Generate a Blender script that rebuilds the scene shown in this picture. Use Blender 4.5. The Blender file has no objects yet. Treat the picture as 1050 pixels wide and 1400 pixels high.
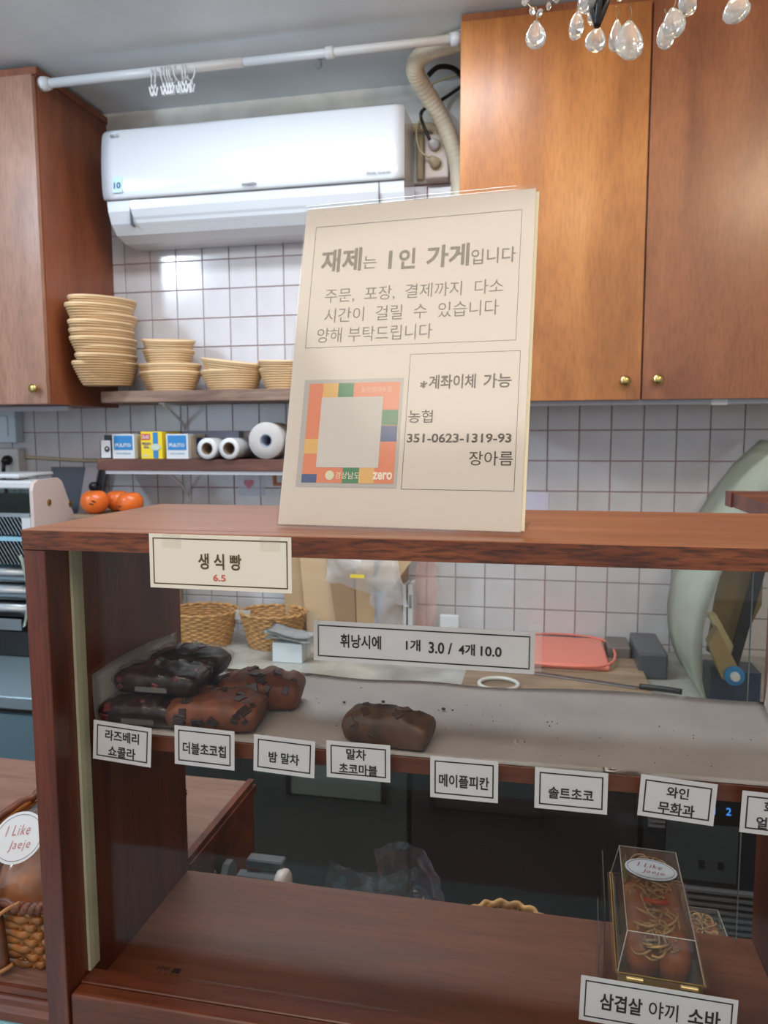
import bpy, bmesh, math, random
from mathutils import Vector, Matrix, Euler, noise
PI = math.pi
random.seed(7)
S = bpy.context.scene
C = S.collection

# ------------------------------------------------------------ camera
CAM = Vector((0, 0, 1.55))
cam_d = bpy.data.cameras.new('camera')
cam = bpy.data.objects.new('camera', cam_d); C.objects.link(cam); S.camera = cam
r_ = Vector((0.97917234, 0.20299748, -0.00368038))
u_ = Vector((-0.01728742, 0.10142104, 0.99469338))
f_ = Vector((-0.20229351, 0.97391262, -0.10281798))
M = Matrix((r_, u_, -f_)).transposed().to_4x4(); M.translation = CAM
cam.matrix_world = M
cam_d.sensor_fit = 'VERTICAL'; cam_d.sensor_height = 36; cam_d.sensor_width = 27
cam_d.lens = 1029.4 / 1400 * 36
cam_d.clip_start = 0.01
cam_d.dof.use_dof = True; cam_d.dof.focus_distance = 0.70; cam_d.dof.aperture_fstop = 13

# ------------------------------------------------------------ world, lights, exposure
W = bpy.data.worlds.new('world'); S.world = W; W.use_nodes = True
bg = W.node_tree.nodes['Background']
bg.inputs[0].default_value = (0.72, 0.76, 0.82, 1); bg.inputs[1].default_value = 0.55
S.view_settings.view_transform = 'Standard'; S.view_settings.look = 'None'
S.view_settings.gamma = 1; S.view_settings.use_curve_mapping = False
S.view_settings.exposure = 0.0
S.cycles.use_denoising = True
S.cycles.max_bounces = 10; S.cycles.transparent_max_bounces = 24; S.cycles.transmission_bounces = 10

def area(name, loc, target, sx, sy, power, col):
    l = bpy.data.lights.new(name, 'AREA'); l.shape = 'RECTANGLE'; l.size = sx; l.size_y = sy
    l.energy = power; l.color = col
    o = bpy.data.objects.new(name, l); C.objects.link(o); o.location = loc
    o.rotation_euler = (Vector(target) - Vector(loc)).to_track_quat('-Z', 'Y').to_euler()
    return o
area('ceiling_lamp_cool', (-2.15, 0.75, 2.60), (-0.6, 2.2, 1.6), 0.10, 0.30, 22, (0.72, 0.86, 1.0))
area('side_window_daylight', (-2.6, -0.6, 1.6), (0.0, 1.6, 1.2), 1.4, 1.5, 15, (0.62, 0.80, 1.0))
area('ceiling_lamp_warm', (0.95, 0.55, 2.60), (0.6, 2.1, 1.9), 0.18, 0.18, 9, (1.0, 0.78, 0.54))
area('ceiling_panel_shop', (-0.25, -0.62, 2.63), (-0.25, -0.62, 0), 1.5, 1.1, 25, (1.0, 0.86, 0.72))
area('shopfront_daylight', (0.2, -2.15, 1.7), (0.0, 1.0, 1.3), 3.0, 1.8, 10, (0.86, 0.90, 1.0))
area('kitchen_lamp', (-0.65, 1.62, 2.63), (-0.65, 1.62, 0.0), 1.1, 0.25, 21, (0.86, 0.92, 1.0))

# ------------------------------------------------------------ materials
def lin(c):
    return tuple((v/255/12.92 if v/255 <= 0.04045 else ((v/255+0.055)/1.055)**2.4) for v in c) + (1,)
def nt(name):
    m = bpy.data.materials.new(name); m.use_nodes = True
    n = m.node_tree.nodes; l = m.node_tree.links
    return m, n, l, n['Principled BSDF']
def plain(name, c, rough=0.5, metal=0.0, var=0.0, vs=20, bump=0.0, coat=0.0, spec=0.5, stretch=(1,1,1), emit=0):
    m, n, l, b = nt(name)
    b.inputs['Base Color'].default_value = lin(c); b.inputs['Roughness'].default_value = rough
    b.inputs['Metallic'].default_value = metal; b.inputs['Coat Weight'].default_value = coat
    b.inputs['Specular IOR Level'].default_value = spec
    if var or bump:
        tc = n.new('ShaderNodeTexCoord'); mp = n.new('ShaderNodeMapping'); mp.inputs['Scale'].default_value = stretch
        nz = n.new('ShaderNodeTexNoise'); nz.inputs['Scale'].default_value = vs; nz.inputs['Detail'].default_value = 5
        l.new(tc.outputs['Object'], mp.inputs[0]); l.new(mp.outputs[0], nz.inputs[0])
        if var:
            cr = n.new('ShaderNodeValToRGB')
            a = lin(tuple(max(0, v*(1-var)) for v in c)); d = lin(tuple(min(255, v*(1+var*0.5)) for v in c))
            cr.color_ramp.elements[0].color = a; cr.color_ramp.elements[1].color = d
            cr.color_ramp.elements[0].position = 0.3; cr.color_ramp.elements[1].position = 0.7
            l.new(nz.outputs['Fac'], cr.inputs[0]); l.new(cr.outputs[0], b.inputs['Base Color'])
        if bump:
            bp = n.new('ShaderNodeBump'); bp.inputs['Strength'].default_value = bump; bp.inputs['Distance'].default_value = 0.002
            l.new(nz.outputs['Fac'], bp.inputs['Height']); l.new(bp.outputs[0], b.inputs['Normal'])
    if emit:
        b.inputs['Emission Color'].default_value = lin(c); b.inputs['Emission Strength'].default_value = emit
    return m
def wood(name, dark, mid, light, axis='x', rough=0.4, coarse=6, pore=0.35, pscale=220, bump=0.15, coat=0.0, stretch=12):
    m, n, l, b = nt(name)
    b.inputs['Roughness'].default_value = rough; b.inputs['Coat Weight'].default_value = coat
    b.inputs['Coat Roughness'].default_value = 0.25
    tc = n.new('ShaderNodeTexCoord')
    def noise_(scale, st, detail, dist=0):
        mp = n.new('ShaderNodeMapping'); s = [1, 1, 1]; s['xyz'.index(axis)] = 1.0/st
        mp.inputs['Scale'].default_value = s
        nz = n.new('ShaderNodeTexNoise'); nz.inputs['Scale'].default_value = scale; nz.inputs['Detail'].default_value = detail
        nz.inputs['Distortion'].default_value = dist
        l.new(tc.outputs['Object'], mp.inputs[0]); l.new(mp.outputs[0], nz.inputs[0]); return nz
    a = noise_(coarse*4, stretch*0.6, 6, 0.6)
    cr = n.new('ShaderNodeValToRGB'); e = cr.color_ramp.elements
    e[0].position = 0.30; e[0].color = lin(dark); e[1].position = 0.72; e[1].color = lin(light)
    x = e.new(0.5); x.color = lin(mid)
    l.new(a.outputs['Fac'], cr.inputs[0])
    p = noise_(pscale, stretch, 3)
    pr = n.new('ShaderNodeValToRGB'); pr.color_ramp.elements[0].position = 0.36; pr.color_ramp.elements[1].position = 0.56
    pr.color_ramp.elements[0].color = (1-pore,)*3+(1,); pr.color_ramp.elements[1].color = (1, 1, 1, 1)
    l.new(p.outputs['Fac'], pr.inputs[0])
    mx = n.new('ShaderNodeMix'); mx.data_type = 'RGBA'; mx.blend_type = 'MULTIPLY'; mx.inputs[0].default_value = 1
    l.new(cr.outputs[0], mx.inputs[6]); l.new(pr.outputs[0], mx.inputs[7]); l.new(mx.outputs[2], b.inputs['Base Color'])
    bp = n.new('ShaderNodeBump'); bp.inputs['Strength'].default_value = bump; bp.inputs['Distance'].default_value = 0.001
    l.new(p.outputs['Fac'], bp.inputs['Height']); l.new(bp.outputs[0], b.inputs['Normal'])
    return m
def thin_clear(name, tint=(1, 1, 1), ior=1.5, rough=0.02, boost=1.0, haze=0.0, hazec=(230, 230, 235)):
    m, n, l, b = nt(name); n.remove(b); out = n['Material Output']
    t = n.new('ShaderNodeBsdfTransparent'); t.inputs[0].default_value = tint + (1,)
    g = n.new('ShaderNodeBsdfGlossy'); g.inputs['Roughness'].default_value = rough
    ge = n.new('ShaderNodeNewGeometry'); dt = n.new('ShaderNodeVectorMath'); dt.operation = 'DOT_PRODUCT'
    l.new(ge.outputs['Incoming'], dt.inputs[0]); l.new(ge.outputs['Normal'], dt.inputs[1])
    def mth(op, a, b=None):
        q = n.new('ShaderNodeMath'); q.operation = op; q.use_clamp = op in ('SUBTRACT', 'ADD')
        l.new(a, q.inputs[0])
        if b is not None: q.inputs[1].default_value = b
        return q.outputs[0]
    ab = mth('ABSOLUTE', dt.outputs['Value'])
    sb_ = n.new('ShaderNodeMath'); sb_.operation = 'SUBTRACT'; sb_.use_clamp = True; sb_.inputs[0].default_value = 1; l.new(ab, sb_.inputs[1])
    f0 = ((ior-1)/(ior+1))**2
    po = mth('POWER', sb_.outputs[0], 5.0); sc = mth('MULTIPLY', po, (1-f0)*boost); mu0 = mth('ADD', sc, f0*boost)
    class _o: outputs = [mu0]
    mu = _o
    mx = n.new('ShaderNodeMixShader'); l.new(mu.outputs[0], mx.inputs[0]); l.new(t.outputs[0], mx.inputs[1]); l.new(g.outputs[0], mx.inputs[2])
    last = mx
    if haze:
        d = n.new('ShaderNodeBsdfDiffuse'); d.inputs[0].default_value = lin(hazec)
        m2 = n.new('ShaderNodeMixShader'); m2.inputs[0].default_value = haze
        l.new(mx.outputs[0], m2.inputs[1]); l.new(d.outputs[0], m2.inputs[2]); last = m2
    l.new(last.outputs[0], out.inputs[0])
    return m

WD_CASE = wood('wood_case', (76, 34, 19), (102, 49, 27), (122, 64, 36), 'x', 0.42, 5, 0.25, 260, coat=0.12)
WD_CASEV = wood('wood_case_vertical', (72, 30, 18), (96, 42, 25), (114, 54, 32), 'z', 0.42, 5, 0.25, 260, coat=0.12)
WD_TOP = wood('wood_case_top', (126, 74, 46), (146, 90, 58), (162, 104, 70), 'x', 0.38, 3, 0.14, 240, coat=0.15)
WD_EDGE = wood('wood_case_edge', (82, 34, 16), (114, 56, 26), (138, 74, 36), 'x', 0.5, 14, 0.62, 330, bump=0.5, stretch=7)
WD_DARK = wood('wood_inside', (78, 38, 20), (104, 54, 30), (122, 68, 38), 'x', 0.45, 3, 0.2, 200)
WD_CABR = wood('wood_cabinet_right', (150, 92, 44), (172, 109, 54), (186, 125, 66), 'z', 0.38, 2.2, 0.16, 150, coat=0.25, stretch=6)
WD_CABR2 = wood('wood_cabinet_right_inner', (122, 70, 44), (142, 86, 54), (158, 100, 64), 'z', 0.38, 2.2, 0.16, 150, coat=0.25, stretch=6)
WD_CABL = wood('wood_cabinet_left_sheen', (142, 100, 80), (158, 114, 92), (172, 128, 106), 'z', 0.38, 3, 0.2, 150, coat=0.3, stretch=8)  # bluish sheen on the doors painted into the wood tone
WD_CABS = wood('wood_cabinet_side', (112, 60, 36), (132, 72, 44), (146, 84, 52), 'z', 0.45, 2, 0.15, 150, coat=0.1, stretch=8)
WD_SHELF = wood('wood_shelf_weathered', (108, 82, 70), (140, 112, 96), (160, 134, 118), 'x', 0.6, 5, 0.3, 160)
WD_SHELF2 = wood('wood_shelf_brown', (88, 52, 42), (106, 66, 54), (124, 80, 66), 'x', 0.55, 5, 0.25, 160)
WD_TABLE = wood('wood_table', (116, 84, 72), (136, 102, 88), (150, 116, 102), 'x', 0.30, 4, 0.15, 200, coat=0.4)
WD_BOARD = wood('wood_board', (118, 98, 78), (150, 126, 102), (170, 146, 120), 'x', 0.6, 5, 0.2, 160)
CEIL = plain('ceiling_paint', (224, 231, 236), 0.7, var=0.05, vs=3, bump=0.25)
WALLP = plain('wall_paint', (196, 190, 178), 0.7, var=0.08, vs=6, bump=0.3)
BAND = plain('wall_band_paint', (222, 220, 212), 0.7, var=0.07, vs=12, bump=0.6)
FLOORM = plain('floor_vinyl', (120, 112, 104), 0.5, var=0.1, vs=8)
TILE = plain('tile_glaze', (208, 206, 210), 0.16, var=0.03, vs=9, bump=0.06, spec=0.5)
GROUT = plain('grout', (196, 158, 158), 0.85, var=0.1, vs=60)
WHITE = plain('white_plastic', (212, 214, 216), 0.35)
ACW = plain('aircon_gloss_white', (210, 215, 221), 0.16, coat=0.4)
ACG = plain('aircon_grey_gap', (90, 94, 98), 0.5)
PAPER = plain('paper_white_shaded', (194, 190, 187), 0.75, var=0.02, vs=40)  # white paper greyed to carry the name cards' shade under the top board
PAPERC = plain('paper_liner', (240, 231, 224), 0.7, var=0.05, vs=14, bump=0.25)
SIGNP = plain('sign_paper', (222, 209, 197), 0.6)
BLACK = plain('black_ink', (38, 32, 30), 0.7)
GLAREINK = plain('glare_faded_ink', (110, 100, 84), 0.7)  # black lettering; fading by glare on the acrylic is put into the ink colour
BROWNINK = plain('brown_ink', (66, 52, 40), 0.7)
OLIVE = plain('olive_ink', (84, 70, 40), 0.7)
REDINK = plain('red_ink', (206, 96, 84), 0.7)
CREAM = plain('cream_strip', (176, 168, 140), 0.6, var=0.08, vs=12)
BRASS = plain('brass', (196, 172, 110), 0.28, metal=1.0)
STEEL = plain('steel', (176, 184, 190), 0.32, metal=1.0, var=0.05, vs=30, stretch=(0.1, 1, 1))
STEELD = plain('fridge_steel', (104, 108, 108), 0.42, metal=0.85, var=0.06, vs=10, stretch=(1, 1, 0.1))
STEELB = plain('steel_table_top', (150, 170, 180), 0.35, metal=0.6)
DKPLAST = plain('dark_plastic', (28, 28, 30), 0.4)
GREYPL = plain('grey_plastic', (108, 106, 108), 0.45)
PINKW = plain('pinkish_white_panel', (214, 196, 190), 0.4)
MARBLE = plain('marble', (176, 172, 164), 0.22, var=0.22, vs=7)
def terrazzo():
    m, n, l, b = nt('terrazzo'); tc = n.new('ShaderNodeTexCoord'); v = n.new('ShaderNodeTexVoronoi'); v.inputs['Scale'].default_value = 150
    l.new(tc.outputs['Object'], v.inputs[0]); cr = n.new('ShaderNodeValToRGB'); e = cr.color_ramp.elements
    cr.color_ramp.interpolation = 'CONSTANT'; e[0].color = lin((60, 80, 90)); e[1].position = 0.2; e[1].color = lin((150, 200, 212))
    l.new(v.outputs['Distance'], cr.inputs[0]); l.new(cr.outputs[0], b.inputs['Base Color']); b.inputs['Roughness'].default_value = 0.3
    return m
TERR = terrazzo()
RATTAN = plain('banneton_rattan', (208, 174, 130), 0.6, var=0.05, vs=12)
RATTANB = plain('basket_rattan', (200, 150, 90), 0.6, var=0.2, vs=60)
WICKER = plain('wicker_brown', (156, 98, 46), 0.45, var=0.3, vs=50)
WICKERD = plain('wicker_dark', (104, 56, 30), 0.5, var=0.25, vs=50)
CHOC = plain('dark_chocolate_cake', (44, 22, 20), 0.38, var=0.4, vs=70, bump=0.8)
CHIPC = plain('brown_chip_cake', (118, 64, 40), 0.6, var=0.22, vs=60, bump=0.8)
MATCHA = plain('matcha_marble_cake', (84, 54, 36), 0.55, var=0.35, vs=45, bump=0.5)
CHUNK = plain('chocolate_chunk', (52, 34, 28), 0.4)
CRUMB = plain('crumb', (96, 60, 42), 0.7)
KRAFT = plain('kraft_paper', (190, 156, 116), 0.75, var=0.06, vs=10)
KRAFTD = plain('kraft_tray', (150, 126, 84), 0.6)
BUN = plain('bun_crust', (150, 84, 50), 0.35, var=0.25, vs=40, bump=0.2)
NOODLE = plain('noodle', (170, 134, 88), 0.4, var=0.15, vs=80)
GINGER = plain('red_ginger', (170, 50, 34), 0.4)
LEAF = plain('lettuce', (90, 110, 50), 0.5)
ORANGEF = plain('persimmon_skin', (232, 112, 40), 0.3, var=0.16, vs=14)
STAINF = plain('persimmon_blemish', (60, 34, 24), 0.6)
BLUE = plain('blue_print', (40, 128, 190), 0.5)
NAVY = plain('navy_print', (34, 60, 128), 0.5)
YELLOW = plain('yellow_print', (236, 208, 40), 0.5)
REDP = plain('red_print', (200, 56, 48), 0.5)
CORAL = plain('coral_plastic', (232, 128, 108), 0.35)
PALEG = plain('pale_green_sheet', (222, 230, 214), 0.45, var=0.06, vs=5)
PINK = plain('pink_print', (226, 150, 170), 0.6)
ST_OR = plain('sticker_orange', (232, 140, 104), 0.6)
ST_YE = plain('sticker_yellow', (232, 184, 112), 0.6)
ST_GR = plain('sticker_green', (84, 140, 100), 0.6)
ST_BL = plain('sticker_blue', (84, 102, 140), 0.6)
ST_GY = plain('sticker_grey', (190, 184, 178), 0.6)
WRAP = plain('pipe_wrap_tape', (216, 206, 182), 0.5, var=0.06, vs=20)
BEIGE = plain('beige_plastic', (196, 182, 150), 0.5)
CORDB = plain('black_cord', (22, 22, 24), 0.45)
GLASS = thin_clear('case_glass', (0.985, 0.995, 0.99), 1.45, 0.01, 0.45)
ACRYL = thin_clear('clear_acrylic', (0.98, 0.98, 0.97), 1.5, 0.12, 0.8)
FILM = thin_clear('clear_film', (0.97, 0.97, 0.98), 1.5, 0.12, 2.2, 0.03)
BAGV = thin_clear('shine_tinted_bag_film', (0.96, 0.95, 0.96), 1.5, 0.10, 4.0, 0.14, (190, 184, 205))  # bluish highlights on the film put in as a diffuse tint
WRAPF = thin_clear('wrap_film', (0.93, 0.92, 0.92), 1.5, 0.08, 0.6)
BAGF = thin_clear('cloudy_bag_film', (0.95, 0.95, 0.96), 1.5, 0.25, 1.6, 0.35)
BOXF = thin_clear('clear_box_plastic', (0.96, 0.95, 0.93), 1.5, 0.06, 1.7, 0.02)
TAPE = thin_clear('clear_tape', (0.99, 0.99, 0.98), 1.5, 0.25, 1.0, 0.05, (255, 250, 240))
m_, n_, l_, b_ = nt('crystal'); CRYST = m_
b_.inputs['Transmission Weight'].default_value = 0.72; b_.inputs['Roughness'].default_value = 0.06; b_.inputs['IOR'].default_value = 1.52
b_.inputs['Base Color'].default_value = (0.97, 0.96, 0.93, 1)
DIGIT = plain('display_digit_blue', (60, 130, 220), 0.4, emit=1.2)
BULB = plain('warm_bulb', (255, 206, 140), 0.4, emit=14)
SHADEG = plain('dark_bronze', (40, 34, 32), 0.35, metal=0.6)

# ------------------------------------------------------------ mesh helpers
def worldloc(p):
    v = Vector((0, 0, 0))
    while p is not None:
        v = v + p.location; p = p.parent
    return v
def obj(name, bm, mat, parent=None, smooth=False, local=False):
    """link a bmesh as one object; vertices are in world space unless local"""
    if parent is not None and not local:
        bmesh.ops.translate(bm, verts=bm.verts, vec=-worldloc(parent))
    me = bpy.data.meshes.new(name); bm.to_mesh(me); bm.free()
    if smooth:
        for p in me.polygons: p.use_smooth = True
    me.materials.append(mat)
    o = bpy.data.objects.new(name, me); C.objects.link(o)
    if parent is not None: o.parent = parent
    return o
def recenter(o):
    """move a top-level mesh's origin to the bottom centre of its bounds"""
    vs = [v.co for v in o.data.vertices]
    c = Vector(((min(v.x for v in vs)+max(v.x for v in vs))/2, (min(v.y for v in vs)+max(v.y for v in vs))/2, min(v.z for v in vs)))
    o.data.transform(Matrix.Translation(-c)); o.location = o.location + c
    return o
def thing(name, label, cat, loc=(0, 0, 0), rot=(0, 0, 0), group=None):
    o = bpy.data.objects.new(name, None); C.objects.link(o); o.empty_display_size = 0.02
    o.location = loc; o.rotation_euler = rot
    o['label'] = label; o['category'] = cat
    if group: o['group'] = group
    return o
def tag(o, label, cat, group=None, kind=None):
    o['label'] = label; o['category'] = cat
    if group: o['group'] = group
    if kind: o['kind'] = kind
    return o
def struct(o): o['kind'] = 'structure'; return o
def stuff(o): o['kind'] = 'stuff'; return o
def dup(root, loc, rotz=None, label=None):
    def cp(o, par):
        c = o.copy(); C.objects.link(c)
        if par is not None: c.parent = par
        for ch in kids.get(o.name, []): cp(ch, c)
        return c
    kids = {}
    for o in C.objects:
        if o.parent is not None: kids.setdefault(o.parent.name, []).append(o)
    r = cp(root, None); r.location = loc
    if rotz is not None: r.rotation_euler = (r.rotation_euler[0], r.rotation_euler[1], rotz)
    if label: r['label'] = label
    return r
def B(): return bmesh.new()
def box(bm, x0, x1, y0, y1, z0, z1, bev=0.0, seg=1, mat4=None):
    v = [bm.verts.new((x, y, z)) for x in (x0, x1) for y in (y0, y1) for z in (z0, z1)]
    fs = [(0, 1, 3, 2), (4, 6, 7, 5), (0, 4, 5, 1), (2, 3, 7, 6), (0, 2, 6, 4), (1, 5, 7, 3)]
    F = [bm.faces.new([v[i] for i in f]) for f in fs]
    if mat4 is not None: bmesh.ops.transform(bm, matrix=mat4, verts=v)
    if bev:
        es = list({e for f in F for e in f.edges})
        bmesh.ops.bevel(bm, geom=es, offset=bev, segments=seg, affect='EDGES', profile=0.5)
    return bm
def bx(*a, **k): return box(B(), *a, **k)
def prism(pts, a0, a1, axis='x', bm=None):
    """extrude a 2D outline (list of (p,q)) along an axis; x: (y,z)  y: (x,z)  z: (x,y)"""
    bm = bm or B(); n = len(pts)
    def P(p, a):
        return {'x': (a, p[0], p[1]), 'y': (p[0], a, p[1]), 'z': (p[0], p[1], a)}[axis]
    A = [bm.verts.new(P(p, a0)) for p in pts]; Bv = [bm.verts.new(P(p, a1)) for p in pts]
    bm.faces.new(A); bm.faces.new(Bv[::-1])
    for i in range(n): bm.faces.new([A[i], Bv[i], Bv[(i+1) % n], A[(i+1) % n]])
    bmesh.ops.recalc_face_normals(bm, faces=bm.faces)
    return bm
def lathe(prof, c=(0, 0, 0), seg=24, sx=1, sy=1, bm=None, axis=None, cap=True):
    bm = bm or B(); rings = []
    for r, z in prof:
        if r < 1e-6: rings.append([bm.verts.new((0, 0, z))])
        else: rings.append([bm.verts.new((r*sx*math.cos(2*PI*i/seg), r*sy*math.sin(2*PI*i/seg), z)) for i in range(seg)])
    for a, b in zip(rings, rings[1:]):
        for i in range(seg):
            j = (i+1) % seg
            if len(a) == 1 and len(b) == 1: continue
            if len(a) == 1: bm.faces.new([a[0], b[j], b[i]])
            elif len(b) == 1: bm.faces.new([a[i], a[j], b[0]])
            else: bm.faces.new([a[i], a[j], b[j], b[i]])
    if cap:
        for rg in (rings[0], rings[-1]):
            if len(rg) > 2:
                try: bm.faces.new(rg)
                except ValueError: pass
    vs = [v for rg in rings for v in rg]
    if axis is not None:
        bmesh.ops.transform(bm, matrix=Vector((0, 0, 1)).rotation_difference(Vector(axis)).to_matrix().to_4x4(), verts=vs)
    bmesh.ops.translate(bm, verts=vs, vec=Vector(c))
    bmesh.ops.recalc_face_normals(bm, faces=bm.faces)
    return bm
def smoothpath(pts, n=6, closed=False):
    P = [Vector(p) for p in pts]; out = []
    N = len(P); rng = range(N if closed else N-1)
    for i in rng:
        if closed: a, b, c, d = P[i-1], P[i], P[(i+1) % N], P[(i+2) % N]
        else: a = P[max(i-1, 0)]; b = P[i]; c = P[i+1]; d = P[min(i+2, N-1)]
        for k in range(n):
            t = k/n
            out.append(0.5*((2*b)+(c-a)*t+(2*a-5*b+4*c-d)*t*t+(3*b-a-3*c+d)*t**3))
    if not closed: out.append(P[-1])
    return out
def tube(pts, r, seg=8, bm=None, closed=False, flat=1.0):
    """r: number or a function of index"""
    bm = bm or B(); P = [Vector(p) for p in pts]; N = len(P); rings = []
    up = None
    for i, p in enumerate(P):
        if closed: t = (P[(i+1) % N]-P[i-1])
        else: t = P[min(i+1, N-1)]-P[max(i-1, 0)]
        if t.length < 1e-9: t = Vector((0, 0, 1))
        t.normalize()
        if up is None: up = Vector((0, 0, 1)) if abs(t.z) < 0.9 else Vector((1, 0, 0))
        s = t.cross(up)
        if s.length < 1e-6: s = t.cross(Vector((0, 1, 0.3)))
        s.normalize(); up = s.cross(t).normalized()
        rr = r(i) if callable(r) else r
        rings.append([bm.verts.new(p + s*math.cos(2*PI*k/seg)*rr*flat + up*math.sin(2*PI*k/seg)*rr) for k in range(seg)])
    for i in range(N if closed else N-1):
        a, b = rings[i], rings[(i+1) % N]
        for k in range(seg):
            bm.faces.new([a[k], a[(k+1) % seg], b[(k+1) % seg], b[k]])
    if not closed:
        bm.faces.new(rings[0][::-1]); bm.faces.new(rings[-1])
    return bm
def grid(fn, nu, nv, bm=None, thick=0.0):
    bm = bm or B()
    V = [[bm.verts.new(fn(i/nu, j/nv)) for j in range(nv+1)] for i in range(nu+1)]
    F = [bm.faces.new([V[i][j], V[i+1][j], V[i+1][j+1], V[i][j+1]]) for i in range(nu) for j in range(nv)]
    if thick:
        bmesh.ops.solidify(bm, geom=F, thickness=thick)
    return bm
def text_mesh(body, bold=0.0, align='CENTER', shear=0.0, sx=1.0, spacing=1.0, res=3):
    cu = bpy.data.curves.new('lettering', 'FONT'); cu.body = body; cu.align_x = align; cu.resolution_u = res
    cu.offset = bold; cu.shear = shear; cu.space_character = spacing; cu.extrude = 0.0
    o = bpy.data.objects.new('lettering', cu); C.objects.link(o)
    me = bpy.data.meshes.new_from_object(o.evaluated_get(bpy.context.evaluated_depsgraph_get()))
    bpy.data.objects.remove(o); bpy.data.curves.remove(cu)
    return me
def letter(parent, body, cx, cy, w, h, mat, z=0.0006, bold=0.0, name='lettering', rotz=0, shear=0, spacing=1.0):
    """lettering fitted in a w x h box centred on (cx, cy) in the local plane of its parent"""
    me = text_mesh(body, bold, shear=shear, spacing=spacing)
    xs = [v.co.x for v in me.vertices]; ys = [v.co.y for v in me.vertices]
    if not xs: return None
    x0, x1, y0, y1 = min(xs), max(xs), min(ys), max(ys)
    sx = w/(x1-x0) if w else h/(y1-y0); sy = h/(y1-y0) if h else sx
    m = Matrix.Translation((cx, cy, z)) @ Matrix.Rotation(rotz, 4, 'Z') @ Matrix.Diagonal((sx, sy, 1, 1)) @ Matrix.Translation((-(x0+x1)/2, -(y0+y1)/2, 0))
    me.transform(m); me.materials.clear(); me.materials.append(mat); me.name = name
    o = bpy.data.objects.new(name, me); C.objects.link(o); o.parent = parent
    return o
def frame_bm(w, h, t, z0, z1, cx=0, cy=0):
    bm = B()
    box(bm, cx-w/2, cx+w/2, cy+h/2-t, cy+h/2, z0, z1); box(bm, cx-w/2, cx+w/2, cy-h/2, cy-h/2+t, z0, z1)
    box(bm, cx-w/2, cx-w/2+t, cy-h/2+t, cy+h/2-t, z0, z1); box(bm, cx+w/2-t, cx+w/2, cy-h/2+t, cy+h/2-t, z0, z1)
    return bm
FACE = Matrix.Rotation(PI/2, 3, 'X')      # local xy plane -> world xz plane facing the viewer
def facing(roll=0, yaw=0, tilt=0):
    return (Matrix.Rotation(yaw, 3, 'Z') @ Matrix.Rotation(PI/2 - tilt, 3, 'X') @ Matrix.Rotation(roll, 3, 'Z')).to_euler()
def ellipse_pts(cx, cy, a, b, n=40): return [(cx+a*math.cos(2*PI*i/n), cy+b*math.sin(2*PI*i/n)) for i in range(n)]

# ------------------------------------------------------------ setting
wall = struct(obj('wall_back', bx(-2.7, 1.7, 2.506, 2.62, 0, 2.66), GROUT))
P0, ZJ, XJ = 0.0984, 1.5606, 0.0217
vis = []; rest = []
for k in range(-7, 8):
    for i in range(-27, 17):
        x = XJ + P0*i; z = ZJ + P0*k
        inside_left = x + P0 < -1.52 and k >= 1
        inside_right = x > -0.20 and k >= 1
        behind_ac = k >= 7 and -1.40 < x and x+P0 < -0.50
        v = not (inside_left or inside_right or behind_ac) and x > -1.98 and x < 0.62
        if k >= 1 and x < -1.56: v = False
        if k == -7 and (x > 0.35 or x < -1.3): v = False
        (vis if v else rest).append((x, z))
def tile_bm(x, z):
    g = 0.0016
    return bx(x+g, x+P0-g, 2.4995, 2.508, z+g, z+P0-g, bev=0.0012)
tm = tile_bm(0, 0); tme = bpy.data.meshes.new('tile'); tm.to_mesh(tme); tm.free(); tme.materials.append(TILE)
vis = vis[:300]
for (x, z) in vis:
    o = bpy.data.objects.new('tile', tme); C.objects.link(o); o.parent = wall; o.location = (x, random.uniform(-0.0004, 0.0004), z)
bm = B()
for (x, z) in rest: box(bm, x+0.0016, x+P0-0.0016, 2.4995, 2.508, z+0.0016, z+P0-0.0016)
for i in range(-27, 17):
    for k in range(-16, -7): box(bm, XJ+P0*i+0.0016, XJ+P0*(i+1)-0.0016, 2.4995, 2.508, ZJ+P0*k+0.0016, ZJ+P0*(k+1)-0.0016)
stuff(obj('tile_field', bm, TILE, wall))
struct(obj('trim_1', bx(-2.7, 1.7, 2.492, 2.506, 2.352, 2.66, bev=0.003), BAND))
struct(obj('ceiling', bx(-2.7, 1.7, -2.2, 2.62, 2.66, 2.76), CEIL))
struct(obj('floor', bx(-2.7, 1.7, -2.2, 2.62, -0.1, 0), FLOORM))
wl = B(); box(wl, -2.8, -2.7, -2.2, -1.5, 0, 2.76); box(wl, -2.8, -2.7, 0.3, 2.62, 0, 2.76); box(wl, -2.8, -2.7, -1.5, 0.3, 0, 0.7); box(wl, -2.8, -2.7, -1.5, 0.3, 2.45, 2.76)
struct(obj('wall_left', wl, WALLP))
struct(obj('wall_right', bx(1.7, 1.8, -2.2, 2.62, 0, 2.76), WALLP))

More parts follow.
